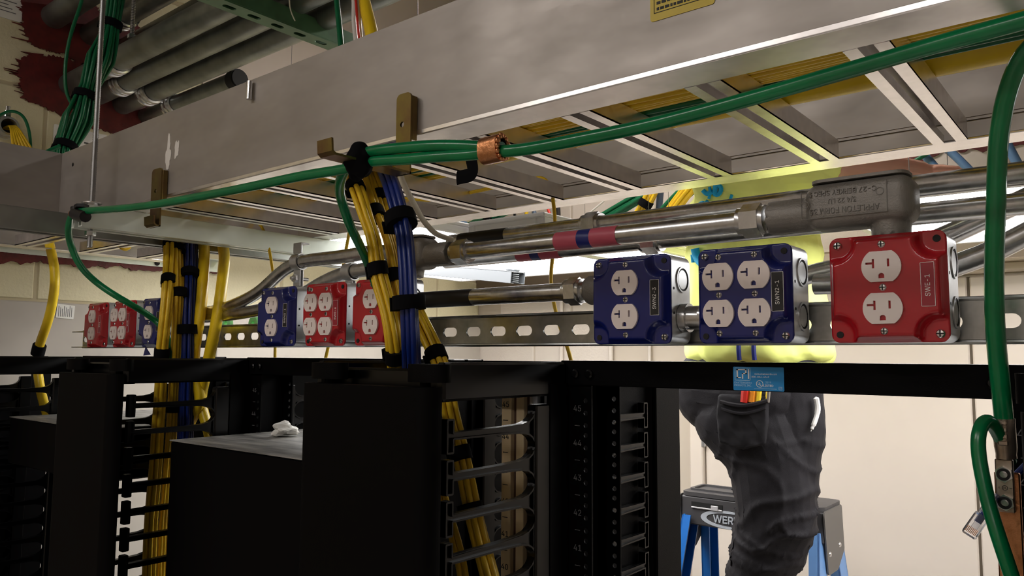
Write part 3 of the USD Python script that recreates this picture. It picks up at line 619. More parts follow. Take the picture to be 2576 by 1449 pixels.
def outlet(cx, colour, quad, txt, label, tf=None, knock=(1, 1)):
    cz = ZB; dark = colour is BLUB
    t = thing('outlet_box', label, 'electrical outlet', (cx, YP, cz), 'outlet boxes along the slotted channel')
    body = m3.Manifold.hull_points(np.vstack([np.array([[cx+sx_*.042, y, cz+sz_*.042]])+np.array([[.009*math.cos(a), 0, .009*math.sin(a)] for a in np.linspace(0, 2*np.pi, 17)[:-1]]) for sx_ in (-1, 1) for sz_ in (-1, 1) for y in (YP+.001, YP+.046)]+[np.array([[cx+sx_*.041, YP+.052, cz+sz_*.041]]) for sx_ in (-1, 1) for sz_ in (-1, 1)]))
    obj('box_body', body, BOXM, t, smooth=40)
    obj('cover', cover_mesh(cx, cz), colour, t, smooth=60)
    for dz, on in ((.023, knock[0]), (-.023, knock[1])):
        if on:
            obj('knockout_groove', ringtube((cx+.0508, YP+.027, cz+dz), (cx+.0518, YP+.027, cz+dz), .0112, .0132, 24), SLOT, t)
            obj('knockout', ringtube((cx+.0508, YP+.027, cz+dz), (cx+.0524, YP+.027, cz+dz), .0132, .0152, 24), BOXM, t); obj('knockout_disc', cyl((cx+.0505, YP+.027, cz+dz), (cx+.0516, YP+.027, cz+dz), .0112, 20), BOXM, t)
    for dz in (.012, -.016): obj('side_hole', cyl((cx+.0508, YP+.006, cz+dz), (cx+.0513, YP+.006, cz+dz), .0016, 10), SLOT, t)
    yf = YP-.0115
    cols = (-.0235, .0155) if quad else (-.0015,)
    for c in cols:
        for dz in (.0195, -.0195):
            fc, T, Rr, G = face_poly(cx+c, cz+dz)
            o = obj('receptacle_face', plate(fc.difference(union_all([T, Rr, G])), .0052, (0, yf+.002, 0), '-y'), DEVW, t, smooth=30)
            obj('blade_slot', plate(T, .0008, (0, yf+.0012, 0), '-y'), SLOT, o); obj('blade_slot', plate(Rr, .0008, (0, yf+.0012, 0), '-y'), SLOT, o)
            obj('ground_slot', plate(G, .0008, (0, yf+.0012, 0), '-y'), SLOTB, o)
        for dz in (0, .0405, -.0405):
            h, s = screwhead((cx+c+.0003, yf-.0002, cz+dz), '-y', .0034, .0020); sc = obj('screw', h, SILV, t); obj('screw_slot', s, SLOT, sc)
    for ux, uz, sc_ in ((-.0432, .0432, 1), (.0432, -.0432, 1), (.0432, .0432, 0), (-.0432, -.0432, 0)):
        if sc_:
            h, s = screwhead((cx+ux, YP-.0017, cz+uz), '-y', .0040, .0030); sc = obj('screw', h, SILV, t); obj('screw_slot', s, SLOT, sc)
        else: obj('corner_hole', cyl((cx+ux, YP-.0024, cz+uz), (cx+ux, YP-.0012, cz+uz), .0033, 14), SLOT, t)
    lx = .0365 if not quad else .0395; lz = 0.001; W, H = .0115, .040
    if quad: W = .0125
    obj('label_plate', plate(rrect(W, H, .0006, cx+lx, cz+lz), .0008, (0, yf-.0002, 0), '-y'), LBLK if dark else LBRED, t)
    rim = rrect(W, H, .0006, cx+lx, cz+lz); obj('label_border', plate(rim.difference(rim.buffer(-.0004)), .0003, (0, yf-.0010, 0), '-y'), PRW, t)
    if txt: obj('lettering', text(txt, .0042, (cx+lx-.0003, yf-.0010, cz+lz-.001), '-y', .0003, rot=90), PRW, t)
    return t
outlet(-.183, REDB, False, 'SWE-1', 'red outlet box with one duplex, nearest at right under the cast elbow')
outlet(-.322, BLUB, True, 'SWN2-1', 'blue outlet box with four receptacles, beside the nearest red box')
outlet(-.458, BLUB, False, 'SWN2-3', 'blue outlet box with one duplex, joined to the taped lower conduit', knock=(1, 0))
outlet(-.900, REDB, False, 'SWE-3', 'red outlet box partly hidden by the middle yellow and blue bundles', knock=(1, 0))
outlet(-1.0265, REDB, True, 'SWE-6', 'red outlet box with four receptacles, middle of the centre group of three', knock=(0, 0))
outlet(-1.158, BLUB, False, 'SWN2-6', 'blue outlet box with one duplex, left of the centre four-receptacle red box', knock=(0, 0))
outlet(-1.598, BLUB, False, 'SWN', 'blue outlet box half covered by the left yellow bundle', knock=(0, 0))
outlet(-1.7335, REDB, True, 'SWE', 'red outlet box with four receptacles in the far-left group', knock=(0, 0))
outlet(-1.868, REDB, False, 'SWE', 'red outlet box with one duplex, last at the far left end', knock=(0, 0))

# ---------------------------------------------------------------- conduit
RC = .0117
def coupling(par, c, ax, hexr=.0185, L=.020):
    c, ax = np.array(c, float), np.array(ax, float); ax /= np.linalg.norm(ax)
    obj('compression_nut', hexnut(c-ax*L*.5, c+ax*L*.5, hexr), EMT, par, smooth=20)
    for s in (-1, 1): obj('collar', ringtube(c+ax*(s*L*.5), c+ax*(s*(L*.5+.005)), RC, .0155), EMT, par)
def tapes(par, segs, y, z, r=RC+.0005):
    for a, b, m, nm in segs: obj(nm, ringtube((a, y, z), (b, y, z), r-.0004, r, 20), m, par)
YC, ZC = .811, .149
# elbow bodies
def lb_body(label, xa, xb, hub_x, right_end):
    "cast conduit elbow: long rounded body along x with a hub down and a hub at the other end"
    t = thing('conduit_elbow', label, 'conduit fitting', ((xa+xb)/2, YC, ZC)); S = []
    def sp(x, z, r, y=YC):
        s = trimesh.creation.icosphere(2, r).vertices+[x, y, z]; return s
    zc, r = ZC+.004, .0235
    body = m3.Manifold.hull_points(np.vstack([sp(xa+.055 if right_end else xa+.014, zc, .0145, YC+s*.009)+[0, 0, u] for s in (-1, 1) for u in (-.009, .009)]+[sp(xb-.014 if right_end else xb-.055, zc+.0, .0145, YC+s*.009)+[0, 0, u] for s in (-1, 1) for u in (-.0095, .0095)]))
    neckx = (xa, xa+.06) if right_end else (xb-.06, xb)
    neck = m3.Manifold.hull_points(np.vstack([np.array([[x, YC+.0178*math.cos(a), ZC+.0178*math.sin(a)] for a in np.linspace(0, 2*np.pi, 25)[:-1]]) for x in neckx]))
    parts = [body, neck]
    if hub_x is not None:
        parts.append(m3.Manifold.hull_points(np.vstack([np.array([[hub_x+rr*math.cos(a), YC+rr*math.sin(a), z] for a in np.linspace(0, 2*np.pi, 25)[:-1]]) for z, rr in ((ZC, .0195), (.1185, .0175))])))
    u = m3.Manifold.batch_boolean(parts, m3.OpType.Add).refine_to_length(.004); mm = u.to_mesh()
    mesh = trimesh.Trimesh(mm.vert_properties[:, :3], mm.tri_verts, process=True); trimesh.smoothing.filter_taubin(mesh, iterations=14)
    obj('cast_body', mesh, CAST, t, smooth=True)
    lo, hi = (xa+.042, xb) if right_end else (xa, xb-.042)
    cover = rrect(hi-lo-.01, .040, .012, (hi+lo)/2, YC)
    obj('cover_plate', plate(cover, .003, (0, 0, zc+.0236), 'z'), CAST, t)
    return t
t = lb_body('grey cast conduit elbow with raised lettering, standing on the nearest red box', -.302, -.160, -.184, True)
yf = YC-.0236
for s, h, u, v in (('C-27 BERKEY SPEC 5', .0052, -.2225, .164), ('3/4 22 LU', .0048, -.222, .1555), ('APPLETON FORM 35', .0056, -.221, .146)):
    m = text(s, h, (u, yf+.0004, v), '-y', .0010, rot=180-1.0, bold=False, sx=.86); obj('raised_lettering', m, CASTR, t)
obj('raised_border', [bx((-.262, yf-.0004, .1395), (-.181, yf+.0006, .1402)), bx((-.1817, yf-.0004, .1402), (-.181, yf+.0006, .170)), bx((-.262, yf-.0004, .1402), (-.2613, yf+.0006, .168))], CASTR, t)
for u, v in ((-.1875, .160), (-.258, .1545)): obj('raised_mark', plate(Point(u, v).buffer(.0038).difference(Point(u, v).buffer(.0031)), .0010, (0, yf+.0006, 0), '-y'), CASTR, t)
lb_body('grey cast conduit elbow behind the middle bundles, at the left end of the taped conduit', -.875, -.772, -.855, False)
# main conduit between the elbows
t = thing('conduit', 'steel conduit with pink and navy tape bands between the two cast elbows', 'conduit', (-.53, YC, ZC))
obj('pipe', cyl((-.766, YC, ZC), (-.308, YC, ZC), RC, 24), EMT, t)
coupling(t, (-.322, YC, ZC), (1, 0, 0)); coupling(t, (-.752, YC, ZC), (1, 0, 0))
xt = [PX(q, 605, y=YC-.01)[0] for q in (1392, 1450, 1482, 1548)]
tapes(t, [(xt[0], xt[1], PINK, 'pink_tape'), (xt[1], xt[2], NAVY, 'navy_tape'), (xt[2], xt[3], PINK, 'pink_tape')], YC, ZC)
# parallel conduits behind
Y2, Z2 = .90, .1835
t = thing('conduit', 'upper steel conduit behind the taped one, with black tape at its left end', 'conduit', (-.3, Y2, Z2))
obj('pipe', cyl((-.86, Y2, Z2), (.6, Y2, Z2), RC, 24), EMT, t)
xa = [PX(q, 585, y=Y2-.008)[0] for q in (1152, 1268)]; tapes(t, [(xa[0], xa[1], BTAPE, 'black_tape')], Y2, Z2)
xc = PX(1492, 555, y=Y2)[0]; coupling(t, (xc, Y2, Z2), (1, 0, 0))
Y3, Z3 = .93, .158
t = thing('conduit', 'lower rear steel conduit with a small pink and navy band', 'conduit', (-.3, Y3, Z3))
obj('pipe', cyl((-.90, Y3, Z3), (.6, Y3, Z3), RC, 24), EMT, t)
xt = [PX(q, 640, y=Y3-.008)[0] for q in (1298, 1334, 1356, 1405)]; tapes(t, [(xt[0], xt[1], PINK, 'pink_tape'), (xt[1], xt[2], NAVY, 'navy_tape'), (xt[2], xt[3], PINK, 'pink_tape')], Y3, Z3)
coupling(t, (PX(1640, 612, y=Y3)[0], Y3, Z3), (1, 0, 0))
# lower conduit into the blue box
ZL = .083
t = thing('conduit', 'short steel conduit with black tape joining the hidden red box to the blue box', 'conduit', (-.67, YC, ZL))
obj('pipe', cyl((-.848, YC, ZL), (-.528, YC, ZL), RC, 24), EMT, t); coupling(t, (-.556, YC, ZL), (1, 0, 0), .0180, .016)
obj('wrapped_hub', lathe([(.0001, 0), (.0165, 0), (.0185, .004), (.0188, .026), (.0001, .026)], (-.5353, YC, ZL), (1, 0, 0), 24), CAST, t)
xa = PX(1180, 745, y=YC-.01)[0]; tapes(t, [(-.848, xa, BTAPE, 'black_tape')], YC, ZL)
# nipple between the two blue boxes
t = thing('conduit_nipple', 'short chrome connector between the two nearest blue boxes', 'conduit fitting', (-.39, YC, .045))
obj('sleeve', cyl((-.4065, YC, .045), (-.3735, YC, .045), .0135, 24), EMT, t); obj('collar', ringtube((-.4065, YC, .045), (-.398, YC, .045), .0136, .0165), EMT, t); obj('collar', ringtube((-.382, YC, .045), (-.3735, YC, .045), .0136, .0165), EMT, t)
# bent conduits at right
def bent(label, pts, n=40):
    t = thing('conduit', label, 'conduit', pts[0]); obj('pipe', tube(pts, RC, 18, n), EMT, t, smooth=50); return t
u = [np.array(q) for q in ((.60, .955, .248), (.25, .955, .246), (.08, .955, .226))]+[PX(q[0], q[1], y=.955) for q in ((2576, 503), (2470, 552), (2400, 585), (2300, 625), (2200, 655), (2060, 685), (1950, 715))]
bent('upper slanting steel conduit coming down from the right behind the nearest red box', u)
u = [np.array(q) for q in ((.60, .918, .216), (.25, .918, .213), (.08, .918, .188))]+[PX(q[0], q[1], y=.918) for q in ((2576, 592), (2480, 640), (2420, 662), (2340, 690), (2250, 705), (2150, 712), (2050, 716))]
bent('lower slanting steel conduit coming down from the right behind the nearest red box', u)
# bent conduits at left
u = [PX(q[0], q[1], y=.82) for q in ((1045, 622), (950, 634), (860, 646), (780, 655), (720, 676), (660, 728), (600, 762), (540, 782), (470, 790))]
u = [p if i else np.array([-.872, YC, ZC+.004]) for i, p in enumerate(u)]
CA = bent('bent steel conduit stepping down from the cast elbow to the far-left outlets', u)
u = [PX(q[0], q[1], y=.822) for q in ((1020, 665), (930, 677), (875, 686), (810, 712), (740, 752), (660, 778), (600, 789), (520, 797), (450, 800))]
CB = bent('second bent steel conduit below it, passing behind the centre blue box', u)
def clamp(par, px, py, y, label):
    c = PX(px, py, y=y); t = thing('conduit_clamp', label, 'conduit clamp', c); x = c[0]
    ringm = ringtube((x-.010, y, c[2]), (x+.010, y, c[2]), RC+.0012, RC+.0030, 20)
    obj('clamp_ring', ringm, BOXM, t)
    obj('clamp_ear', [bx((x-.010, y-.004, c[2]-.044), (x+.010, y-.002, c[2]-.0146), .0008), bx((x-.010, y+.002, c[2]-.044), (x+.010, y+.004, c[2]-.0146), .0008)], BOXM, t)
    obj('clamp_bolt', [cyl((x, y-.016, c[2]-.030), (x, y+.020, c[2]-.030), .003, 10), hexnut((x, y-.010, c[2]-.030), (x, y-.0042, c[2]-.030), .0075)], SILV, t)
    obj('clamp_hook', [bx((x-.012, y-.0046, c[2]+.0148), (x+.012, y-.002, c[2]+.034), .0008), bx((x-.012, y-.002, c[2]+.0315), (x+.012, y+.014, c[2]+.034), .0008)], BOXM, t)
clamp(CA, 752, 659, .82, 'steel clamp on the upper bent conduit, under the support channel')
clamp(CB, 882, 684, .822, 'steel clamp on the lower bent conduit, left of the middle bundles')
# big conduits through the left wall
BIGP = []
def big_pipe(y, z, x1, r, label, xcs=()):
    t = thing('large_conduit', label, 'conduit', (-2, y, z), 'large conduits through the left wall'); BIGP.append(t)
    obj('pipe', cyl((XL-.1, y, z), (x1, y, z), r, 28), PIPE, t)
    for xc in xcs:
        obj('coupling', lathe([(r+.001, 0), (r+.007, .004), (r+.007, .012), (r+.003, .015), (r+.003, .022), (r+.007, .025), (r+.007, .034), (r+.003, .037), (r+.007, .040), (r+.006, .050), (r+.001, .052)], (xc, y, z), (1, 0, 0), 28), EMT, t)
    return t
big_pipe(.905, .795, 1.5, .032, 'large dark conduit, first of the lower row of four', (-2.16,))
big_pipe(.985, .787, 1.5, .030, 'large dark conduit, second of the lower row of four', (PX(300, 212, y=.985)[0],))
big_pipe(1.058, .775, 1.5, .030, 'large dark conduit, third of the lower row of four', (PX(368, 218, y=1.058)[0],))
big_pipe(1.132, .757, PX(603, 180, y=1.132)[0], .024, 'large dark conduit, lowest one that ends short above the tray', (PX(425, 248, y=1.132)[0],))
xe = PX(603, 180, y=1.132)[0]; obj('end_cap', [cyl((xe+.0001, 1.132, .757), (xe+.004, 1.132, .757), .0243, 24), ringtube((xe-.03, 1.132, .757), (xe, 1.132, .757), .0241, .0275, 24)], SLOT, BIGP[-1])  # black disc and ring put the dark of the open pipe end into colour
for k, (y, z, r) in enumerate(((.85, .985, .034), (.955, .965, .032), (1.06, .955, .032), (1.17, .945, .032), (1.29, .94, .032))):
    big_pipe(y, z, 1.5, r, ['large dark conduit, nearest of the upper row', 'large dark conduit, second of the upper row', 'large dark conduit, third of the upper row', 'large dark conduit, fourth of the upper row', 'large dark conduit, farthest of the upper row'][k], (PX(300, 60, y=y)[0],) if k in (1, 2) else ())
t = thing('overhead_channel', 'green painted slotted channel crossing under the large conduits', 'steel channel', (-1.44, .9, .73))
hz = [rrect(.014, .030, .0068, -1.440, .60+.058*k) for k in range(14)]
web = sbox(-1.462, .55, -1.418, 1.30).difference(union_all(hz))
obj('slotted_web', plate(web, .0026, (0, 0, .7205), 'z'), GRNST, t)
obj('channel_side', [bx((-1.4205, .55, .7232), (-1.418, 1.30, .7625), .0006)], GRNST, t); obj('channel_side', [bx((-1.462, .55, .7232), (-1.4595, 1.30, .7625), .0006)], GRNST, t)
# ---------------------------------------------------------------- cables
def pts(L, y=None):
    "pixel way-points on their planes: (px, py, y)"
    return np.array([PX(q[0], q[1], y=(q[2] if len(q) > 2 else y)) for q in L])
def hexpack(n, d):
    c = []; R = 4
    for i in range(-R, R+1):
        for j in range(-R, R+1): c.append((d*(i+.5*j), d*j*.866))
    c.sort(key=lambda p: p[0]**2+p[1]**2+1e-4*p[0]); return np.array(c[:n])
def bundle(name, label, cat, path, n, r, mat, straps=(), group=None, steps=44, sides=7, twist=.5, seed=0, widen=None, sw=.009):
    "n cables packed side by side along a path, tied with hook-and-loop straps; each cable and strap is a part"
    p = spline(path, steps); t = thing(name, label, cat, p[0], group)
    T, A, B = frames(p); off = hexpack(n, 2*r*1.02); rr = np.random.default_rng(seed+n)
    s = np.linspace(0, 1, steps); ph = twist*np.sin(s*3+seed)+seed
    w = np.ones(steps) if widen is None else np.interp(s, *zip(*widen))
    for k, (a, b) in enumerate(off):
        j = 1+.10*np.sin(s*(6+5*rr.random())+6*rr.random())
        ca, cb = (a*np.cos(ph)-b*np.sin(ph))*w*j, (a*np.sin(ph)+b*np.cos(ph))*w*j
        obj('cable', tube(p+ca[:, None]*A+cb[:, None]*B, r, sides, sm=False), mat, t, smooth=60)
    R = np.hypot(off[:, 0], off[:, 1]).max()+r
    for q in straps:
        i = int(np.argmin(np.hypot(*(project(p)-np.array(q)).T))) if isinstance(q, tuple) else int(round(q*(steps-1))); L = np.linalg.norm(p[-1]-p[0]); i = min(max(i, 1), steps-2)
        c, d, RR = p[i], T[i], R*max(1, w[i]*1.0)+.0012
        m = [ringtube(c-d*sw, c+d*sw, RR*.55, RR*1.06, 18)]
        tab = bx((-.0015, -RR*.2, -sw), (.0015, RR*.85, sw)); m.append(frame(tab, c-A[i]*RR, A[i], B[i], d))
        obj('strap', m, VEL, t, smooth=40)
    return t
# middle drop: three yellow bundles and a blue one into the middle manager
def d0(*q): return pts(q)
bundle('cable_bundle', 'left-hand yellow cable bundle of the middle drop, beside the green cable', 'cable bundle',
       d0((845, 395, .78), (878, 440, .735), (905, 497, .712), (924, 555, .705), (941, 610, .70), (950, 675, .70), (967, 745, .70), (985, 825, .70), (994, 900, .71), (998, 960, .73), (1000, 1120, .74), (1000, 1300, .745)), 7, .0039, YEL, ((897, 476), (950, 684), (994, 905)), seed=1, widen=[(0, 1.3), (.14, .8), (.25, 1.1), (.36, .85), (.5, 1.1), (.565, .9), (1, 1)], group='cable bundles of the middle drop')
bundle('cable_bundle', 'thin yellow cable bundle in the centre of the middle drop', 'cable bundle',
       d0((890, 400, .80), (918, 450, .76), (938, 520, .735), (958, 570, .73), (974, 620, .73), (986, 690, .725), (1002, 770, .725), (1014, 840, .72), (1022, 900, .73), (1045, 985, .75), (1075, 1120, .76), (1112, 1270, .75), (1150, 1400, .74), (1165, 1500, .74)), 4, .0039, YEL, ((938, 530), (986, 695)), seed=2, widen=[(0, 1.2), (.27, .8), (.36, 1), (1, 1)], group='cable bundles of the middle drop')
bundle('cable_bundle', 'right-hand yellow cable bundle of the middle drop, passing behind the blue one into the manager', 'cable bundle',
       d0((920, 395, .82), (938, 445, .78), (955, 498, .76), (970, 550, .755), (987, 605, .75), (1000, 660, .75), (1018, 720, .75), (1054, 800, .75), (1092, 880, .74), (1115, 950, .735), (1132, 1040, .735), (1160, 1150, .735), (1185, 1270, .735), (1212, 1380, .735), (1245, 1500, .735)), 7, .0040, YEL, ((956, 497), (1008, 692), (1098, 892), (1150, 1132), (1185, 1275)), seed=3, widen=[(0, 1.2), (.11, .8), (.2, 1.0), (.32, 1), (.5, 1), (1, 1.05)], group='cable bundles of the middle drop')
bundle('cable_bundle', 'dark blue cable bundle of the middle drop with two straps', 'cable bundle',
       d0((955, 400, .80), (978, 450, .735), (992, 492, .705), (1006, 545, .70), (1018, 603, .695), (1025, 690, .69), (1030, 780, .69), (1035, 880, .70), (1037, 960, .73), (1036, 1100, .75), (1036, 1250, .75)), 8, .0042, BLUC, ((1010, 557), (1028, 750)), seed=4, twist=.25, sides=8, group='cable bundles of the middle drop')
# left drop into the left manager
bundle('cable_bundle', 'front yellow cable bundle of the left drop, nearest the green ground cable', 'cable bundle',
       d0((400, 500, .85), (424, 550, .82), (427, 600, .80), (427, 640, .775), (424, 700, .75), (417, 790, .735), (407, 890, .735), (404, 980, .74), (397, 1080, .74), (391, 1180, .74), (381, 1300, .74), (374, 1480, .74)), 7, .0040, YEL, ((427, 620), (422, 710), (407, 889)), seed=5, twist=.2, group='cable bundles of the left drop')
bundle('cable_bundle', 'second yellow cable bundle of the left drop, just behind the front one', 'cable bundle',
       d0((430, 505, .88), (446, 555, .85), (449, 605, .82), (450, 650, .79), (452, 730, .765), (449, 820, .765), (446, 890, .765), (440, 980, .77), (434, 1080, .77), (424, 1200, .77), (414, 1330, .77), (408, 1480, .77)), 5, .0041, YEL, ((450, 626), (452, 733), (438, 1030)), seed=6, twist=.2, group='cable bundles of the left drop')
bundle('cable_bundle', 'dark blue cable bundle of the left drop between yellow bundles and yellow sleeves', 'cable bundle',
       d0((470, 505, .90), (479, 555, .87), (478, 610, .845), (478, 660, .81), (476, 730, .785), (473, 810, .78), (471, 890, .78), (469, 980, .785), (466, 1100, .785), (470, 1250, .785), (474, 1480, .785)), 10, .0039, BLUC, ((477, 688), (472, 840)), seed=7, twist=.2, group='cable bundles of the left drop')
def sleeve(label, q, r, flat=.55, name='cable_sleeve', mat=None, n=40):
    return single(name, tube(pts(q), r, 14, n, flat=flat), mat or YELS, label, 'cable sleeve', smooth=60)
sleeve('left-hand wide yellow cable sleeve of the left drop', ((488, 520, .92), (503, 560, .90), (513, 620, .865), (511, 700, .815), (503, 790, .80), (489, 885, .80), (494, 960, .805), (503, 1010, .81), (478, 1060, .81), (468, 1120, .81), (464, 1260, .81)), .0175, .62)
sleeve('right-hand wide yellow cable sleeve of the left drop', ((520, 520, .96), (543, 560, .945), (562, 625, .91), (560, 700, .835), (548, 790, .81), (529, 885, .81), (513, 960, .815), (506, 1010, .82), (518, 1060, .82), (530, 1110, .82), (540, 1250, .82)), .0175, .62)
s = sleeve('single yellow cable sleeve hanging at the far left', ((118, 585, .79), (127, 625, .79), (138, 690, .79), (132, 760, .79), (113, 830, .79), (96, 885, .79), (97, 950, .79), (112, 1020, .79), (125, 1060, .79)), .0145, .75)
single('hook_and_loop_strap', tube(pts(((100, 868, .79), (94, 892, .79))), .0185, 12, sm=False, flat=.85), VEL, 'black strap around the far-left yellow sleeve at the rack top', 'strap')
# ground cables
RG = .0062
def gcable(name, label, q, r=RG, mat=GRN, n=60, cat='cable', group=None, pre=None): return single(name, tube(pts(q) if pre is None else np.vstack([pre, pts(q)]), r, 12, n), mat, label, cat, group, smooth=60)
GY = .575
t = thing('ground_cable', 'long green ground cable sweeping under the big tray down to the left clamp', 'cable', (-.6, GY, .2))
def gpart(nm, q, r=RG, n=60, pre=None): obj(nm, tube(pts(q) if pre is None else np.vstack([pre, pts(q)]), r, 12, n), GRN, t, smooth=60)
gpart('main_run', ((2576, 52, GY), (2400, 100, GY), (2200, 158, GY), (2000, 216, GY), (1800, 272, GY), (1600, 322, GY), (1450, 352, GY), (1300, 378, GY), (1240, 382, GY), (1190, 388, GY), (1100, 394, .572), (1000, 402, .57), (930, 408, .568), (890, 420, .566), (800, 436, .566), (700, 455, .566), (600, 476, .566), (500, 495, .566), (400, 513, .566), (300, 525, .566), (225, 530, .568), (198, 532, .572)), n=140, pre=[(.44, .585, .236), (.25, .58, .232), (.10, .576, .226)])
gpart('looped_branch', ((1262, 372, GY), (1190, 368, GY), (1100, 366, .570), (1010, 372, .568), (950, 378, .566), (915, 386, .566), (885, 405, .568), (866, 430, .575), (855, 462, .59), (861, 510, .62), (878, 560, .64), (899, 605, .67), (922, 655, .705), (945, 715, .738), (970, 775, .752), (995, 830, .755), (1012, 880, .758), (1016, 960, .77)), n=90)
gpart('end_loop', ((205, 530, .570), (183, 541, .575), (173, 570, .58), (178, 615, .60), (200, 665, .62), (240, 708, .65), (295, 746, .68), (350, 778, .72), (395, 810, .757), (422, 850, .757), (431, 890, .757), (434, 960, .76)), n=60)
for a in ((1420, .0), (1900, 0), (1130, 1)):
    pass
# printed legend along the cable
pm = pts(((2280, 136, GY), (1400, 362, GY)))
# copper tap joining the cables
t2 = thing('copper_tap', 'crimped copper tap joining two green cables under the tray', 'cable connector', PX(1240, 376, y=GY))
c, dv = PX(1240, 376, y=GY), PX(1262, 371, y=GY)-PX(1218, 381, y=GY); dv /= np.linalg.norm(dv)
upd = np.array([-dv[2], 0, dv[0]])
if upd[2] < 0: upd = -upd
st = Polygon([(x, y) for x, y in rrect(.0215, .0275, .0100).exterior.coords]); hole = rrect(.0130, .0205, .0062)
m = ex(st.difference(hole), .0235); nz = meshkit.noise(m.vertices*260, 3); 
obj('crimp_body', frame(m, c-dv*.0118, np.cross(upd, dv), upd, dv), COPPER, t2, smooth=30)
rr = np.random.default_rng(5)
for k in range(14):
    a = 2*np.pi*k/14; o = c+dv*(.0120+.0012*rr.random())+upd*.0118*math.sin(a)+np.cross(upd, dv)*.0088*math.cos(a)
    b = trimesh.creation.icosphere(1, .0022+.0010*rr.random()); obj('burr', trimesh.Trimesh(b.vertices+o, b.faces, process=False), COPPER, t2, smooth=False)
# tape lump tying the cables to the bracket, and hanging strap
c = PX(903, 408, y=.562); v = trimesh.creation.icosphere(3, 1.0).vertices; f = trimesh.creation.icosphere(3, 1.0).faces
k = .82+.4*meshkit.noise(v*2.2, 8); 
wrap = trimesh.Trimesh(v*k[:, None]*[.0165, .015, .021]+c, f, process=False)
flap = bx(tuple(c+[-.020, -.006, .000]), tuple(c+[-.004, .004, .010]), .003)
single('tape_wrap', [wrap, flap], VEL, 'lump of black wrap tying the green cables to the middle bracket', 'tape')
t2 = thing('hook_and_loop_strap', 'loose black strap hanging under the tray right of the middle bracket', 'strap', PX(1185, 400, y=.66))
q = pts(((1183, 392, .66), (1188, 415, .66), (1188, 436, .66), (1172, 443, .66), (1150, 448, .66)))
obj('strip', tube(q, .0085, 8, 24, flat=.18), VEL, t2, smooth=40)
single('cable_clamp', [cyl(PX(196, 545, y=.58), PX(196, 522, y=.58), .012, 14), cyl(PX(188, 538, y=.565), PX(215, 545, y=.565), .010, 12), hexnut(PX(205, 524, y=.57), PX(205, 516, y=.57), .012)], BTAPE, 'black taped clamp at the left end of the long green ground cable', 'cable clamp')
single('copper_crimp', cyl(PX(182, 538, y=.5735), PX(196, 534, y=.571), .0072, 12), COPPER, 'small copper crimp at the left end of the long green ground cable', 'cable connector')
gcable('ground_cable', 'thick green ground cable hanging down at the right edge into the metal lug', ((2600, 110, .752), (2553, 180, .755), (2525, 270, .76), (2510, 380, .765), (2506, 500, .77), (2502, 620, .775), (2501, 740, .78), (2506, 860, .785), (2516, 960, .79), (2524, 1040, .797), (2527, 1070, .798)), .0076, n=80, pre=[(.40, .795, .304), (.22, .79, .304), (.09, .775, .302), (.02, .76, .292)])
gcable('ground_cable', 'looped green ground cable beside the metal lug at bottom right', ((2540, 1160, .815), (2522, 1115, .80), (2502, 1075, .785), (2480, 1060, .77), (2464, 1085, .76), (2462, 1140, .755), (2474, 1210, .75), (2492, 1285, .745), (2515, 1360, .74), (2545, 1450, .74), (2580, 1560, .74)), .0058)
# lug and copper bar
t = thing('ground_lug', 'two-hole tinned lug bolted to the copper bar at the right edge', 'cable lug', (-.098, .80, -.1))
la, lb = PX(2524, 1052, y=.797), PX(2532, 1152, y=.80)
obj('barrel', tube([la, la+(lb-la)*.72, la+(lb-la)*.9, lb], [.0088, .0088, .0080, .0082], 16, sm=False), TINNED, t)
for k in range(4):
    p = la+(lb-la)*(.1+.17*k); obj('crimp_mark', bx(p-[.0045, .0098, .0022], p+[.0035, -.0075, .0022], .001), TINNED, t)
pa, pb = PX(2511, 1153, y=.80), PX(2547, 1290, y=.80)
padc = (pa+pb)/2; wpad = .0136
obj('pad', bx((padc[0]-wpad/2, .797, pb[2]), (padc[0]+wpad/2, .8025, pa[2]), .001), TINNED, t)
for py in (1193, 1264):
    q = PX(2533, py, y=.796); q[0] = padc[0]
    obj('bolt_head', hexnut((q[0], .7968, q[2]), (q[0], .7925, q[2]), .0069), SILV, t, smooth=20); b = obj('washer', ringtube((q[0], .7924, q[2]), (q[0], .7910, q[2]), .0030, .0052, 20), SLOT, t); obj('stud', cyl((q[0], .7924, q[2]), (q[0], .7895, q[2]), .0022, 12), SILV, t)
q = PX(2535, 1228, y=.797); obj('listing_mark', [plate(Point(padc[0], q[2]).buffer(.0022).difference(Point(padc[0], q[2]).buffer(.0018)), .0003, (0, .7969, 0), '-y'), text('UL', .0017, (padc[0], .7969, q[2]), '-y', .0003), text('c', .0015, (padc[0]-.0042, .7969, q[2]), '-y', .0003), text('us', .0015, (padc[0]+.0044, .7969, q[2]), '-y', .0003)], PRB, t)
single('copper_bar', bx((padc[0]-.0085, .8035, -1.9), (padc[0]+.0105, .810, pa[2]-.012), .001), COPPER, 'vertical copper ground bar at the right edge, below the lug', 'ground bar')
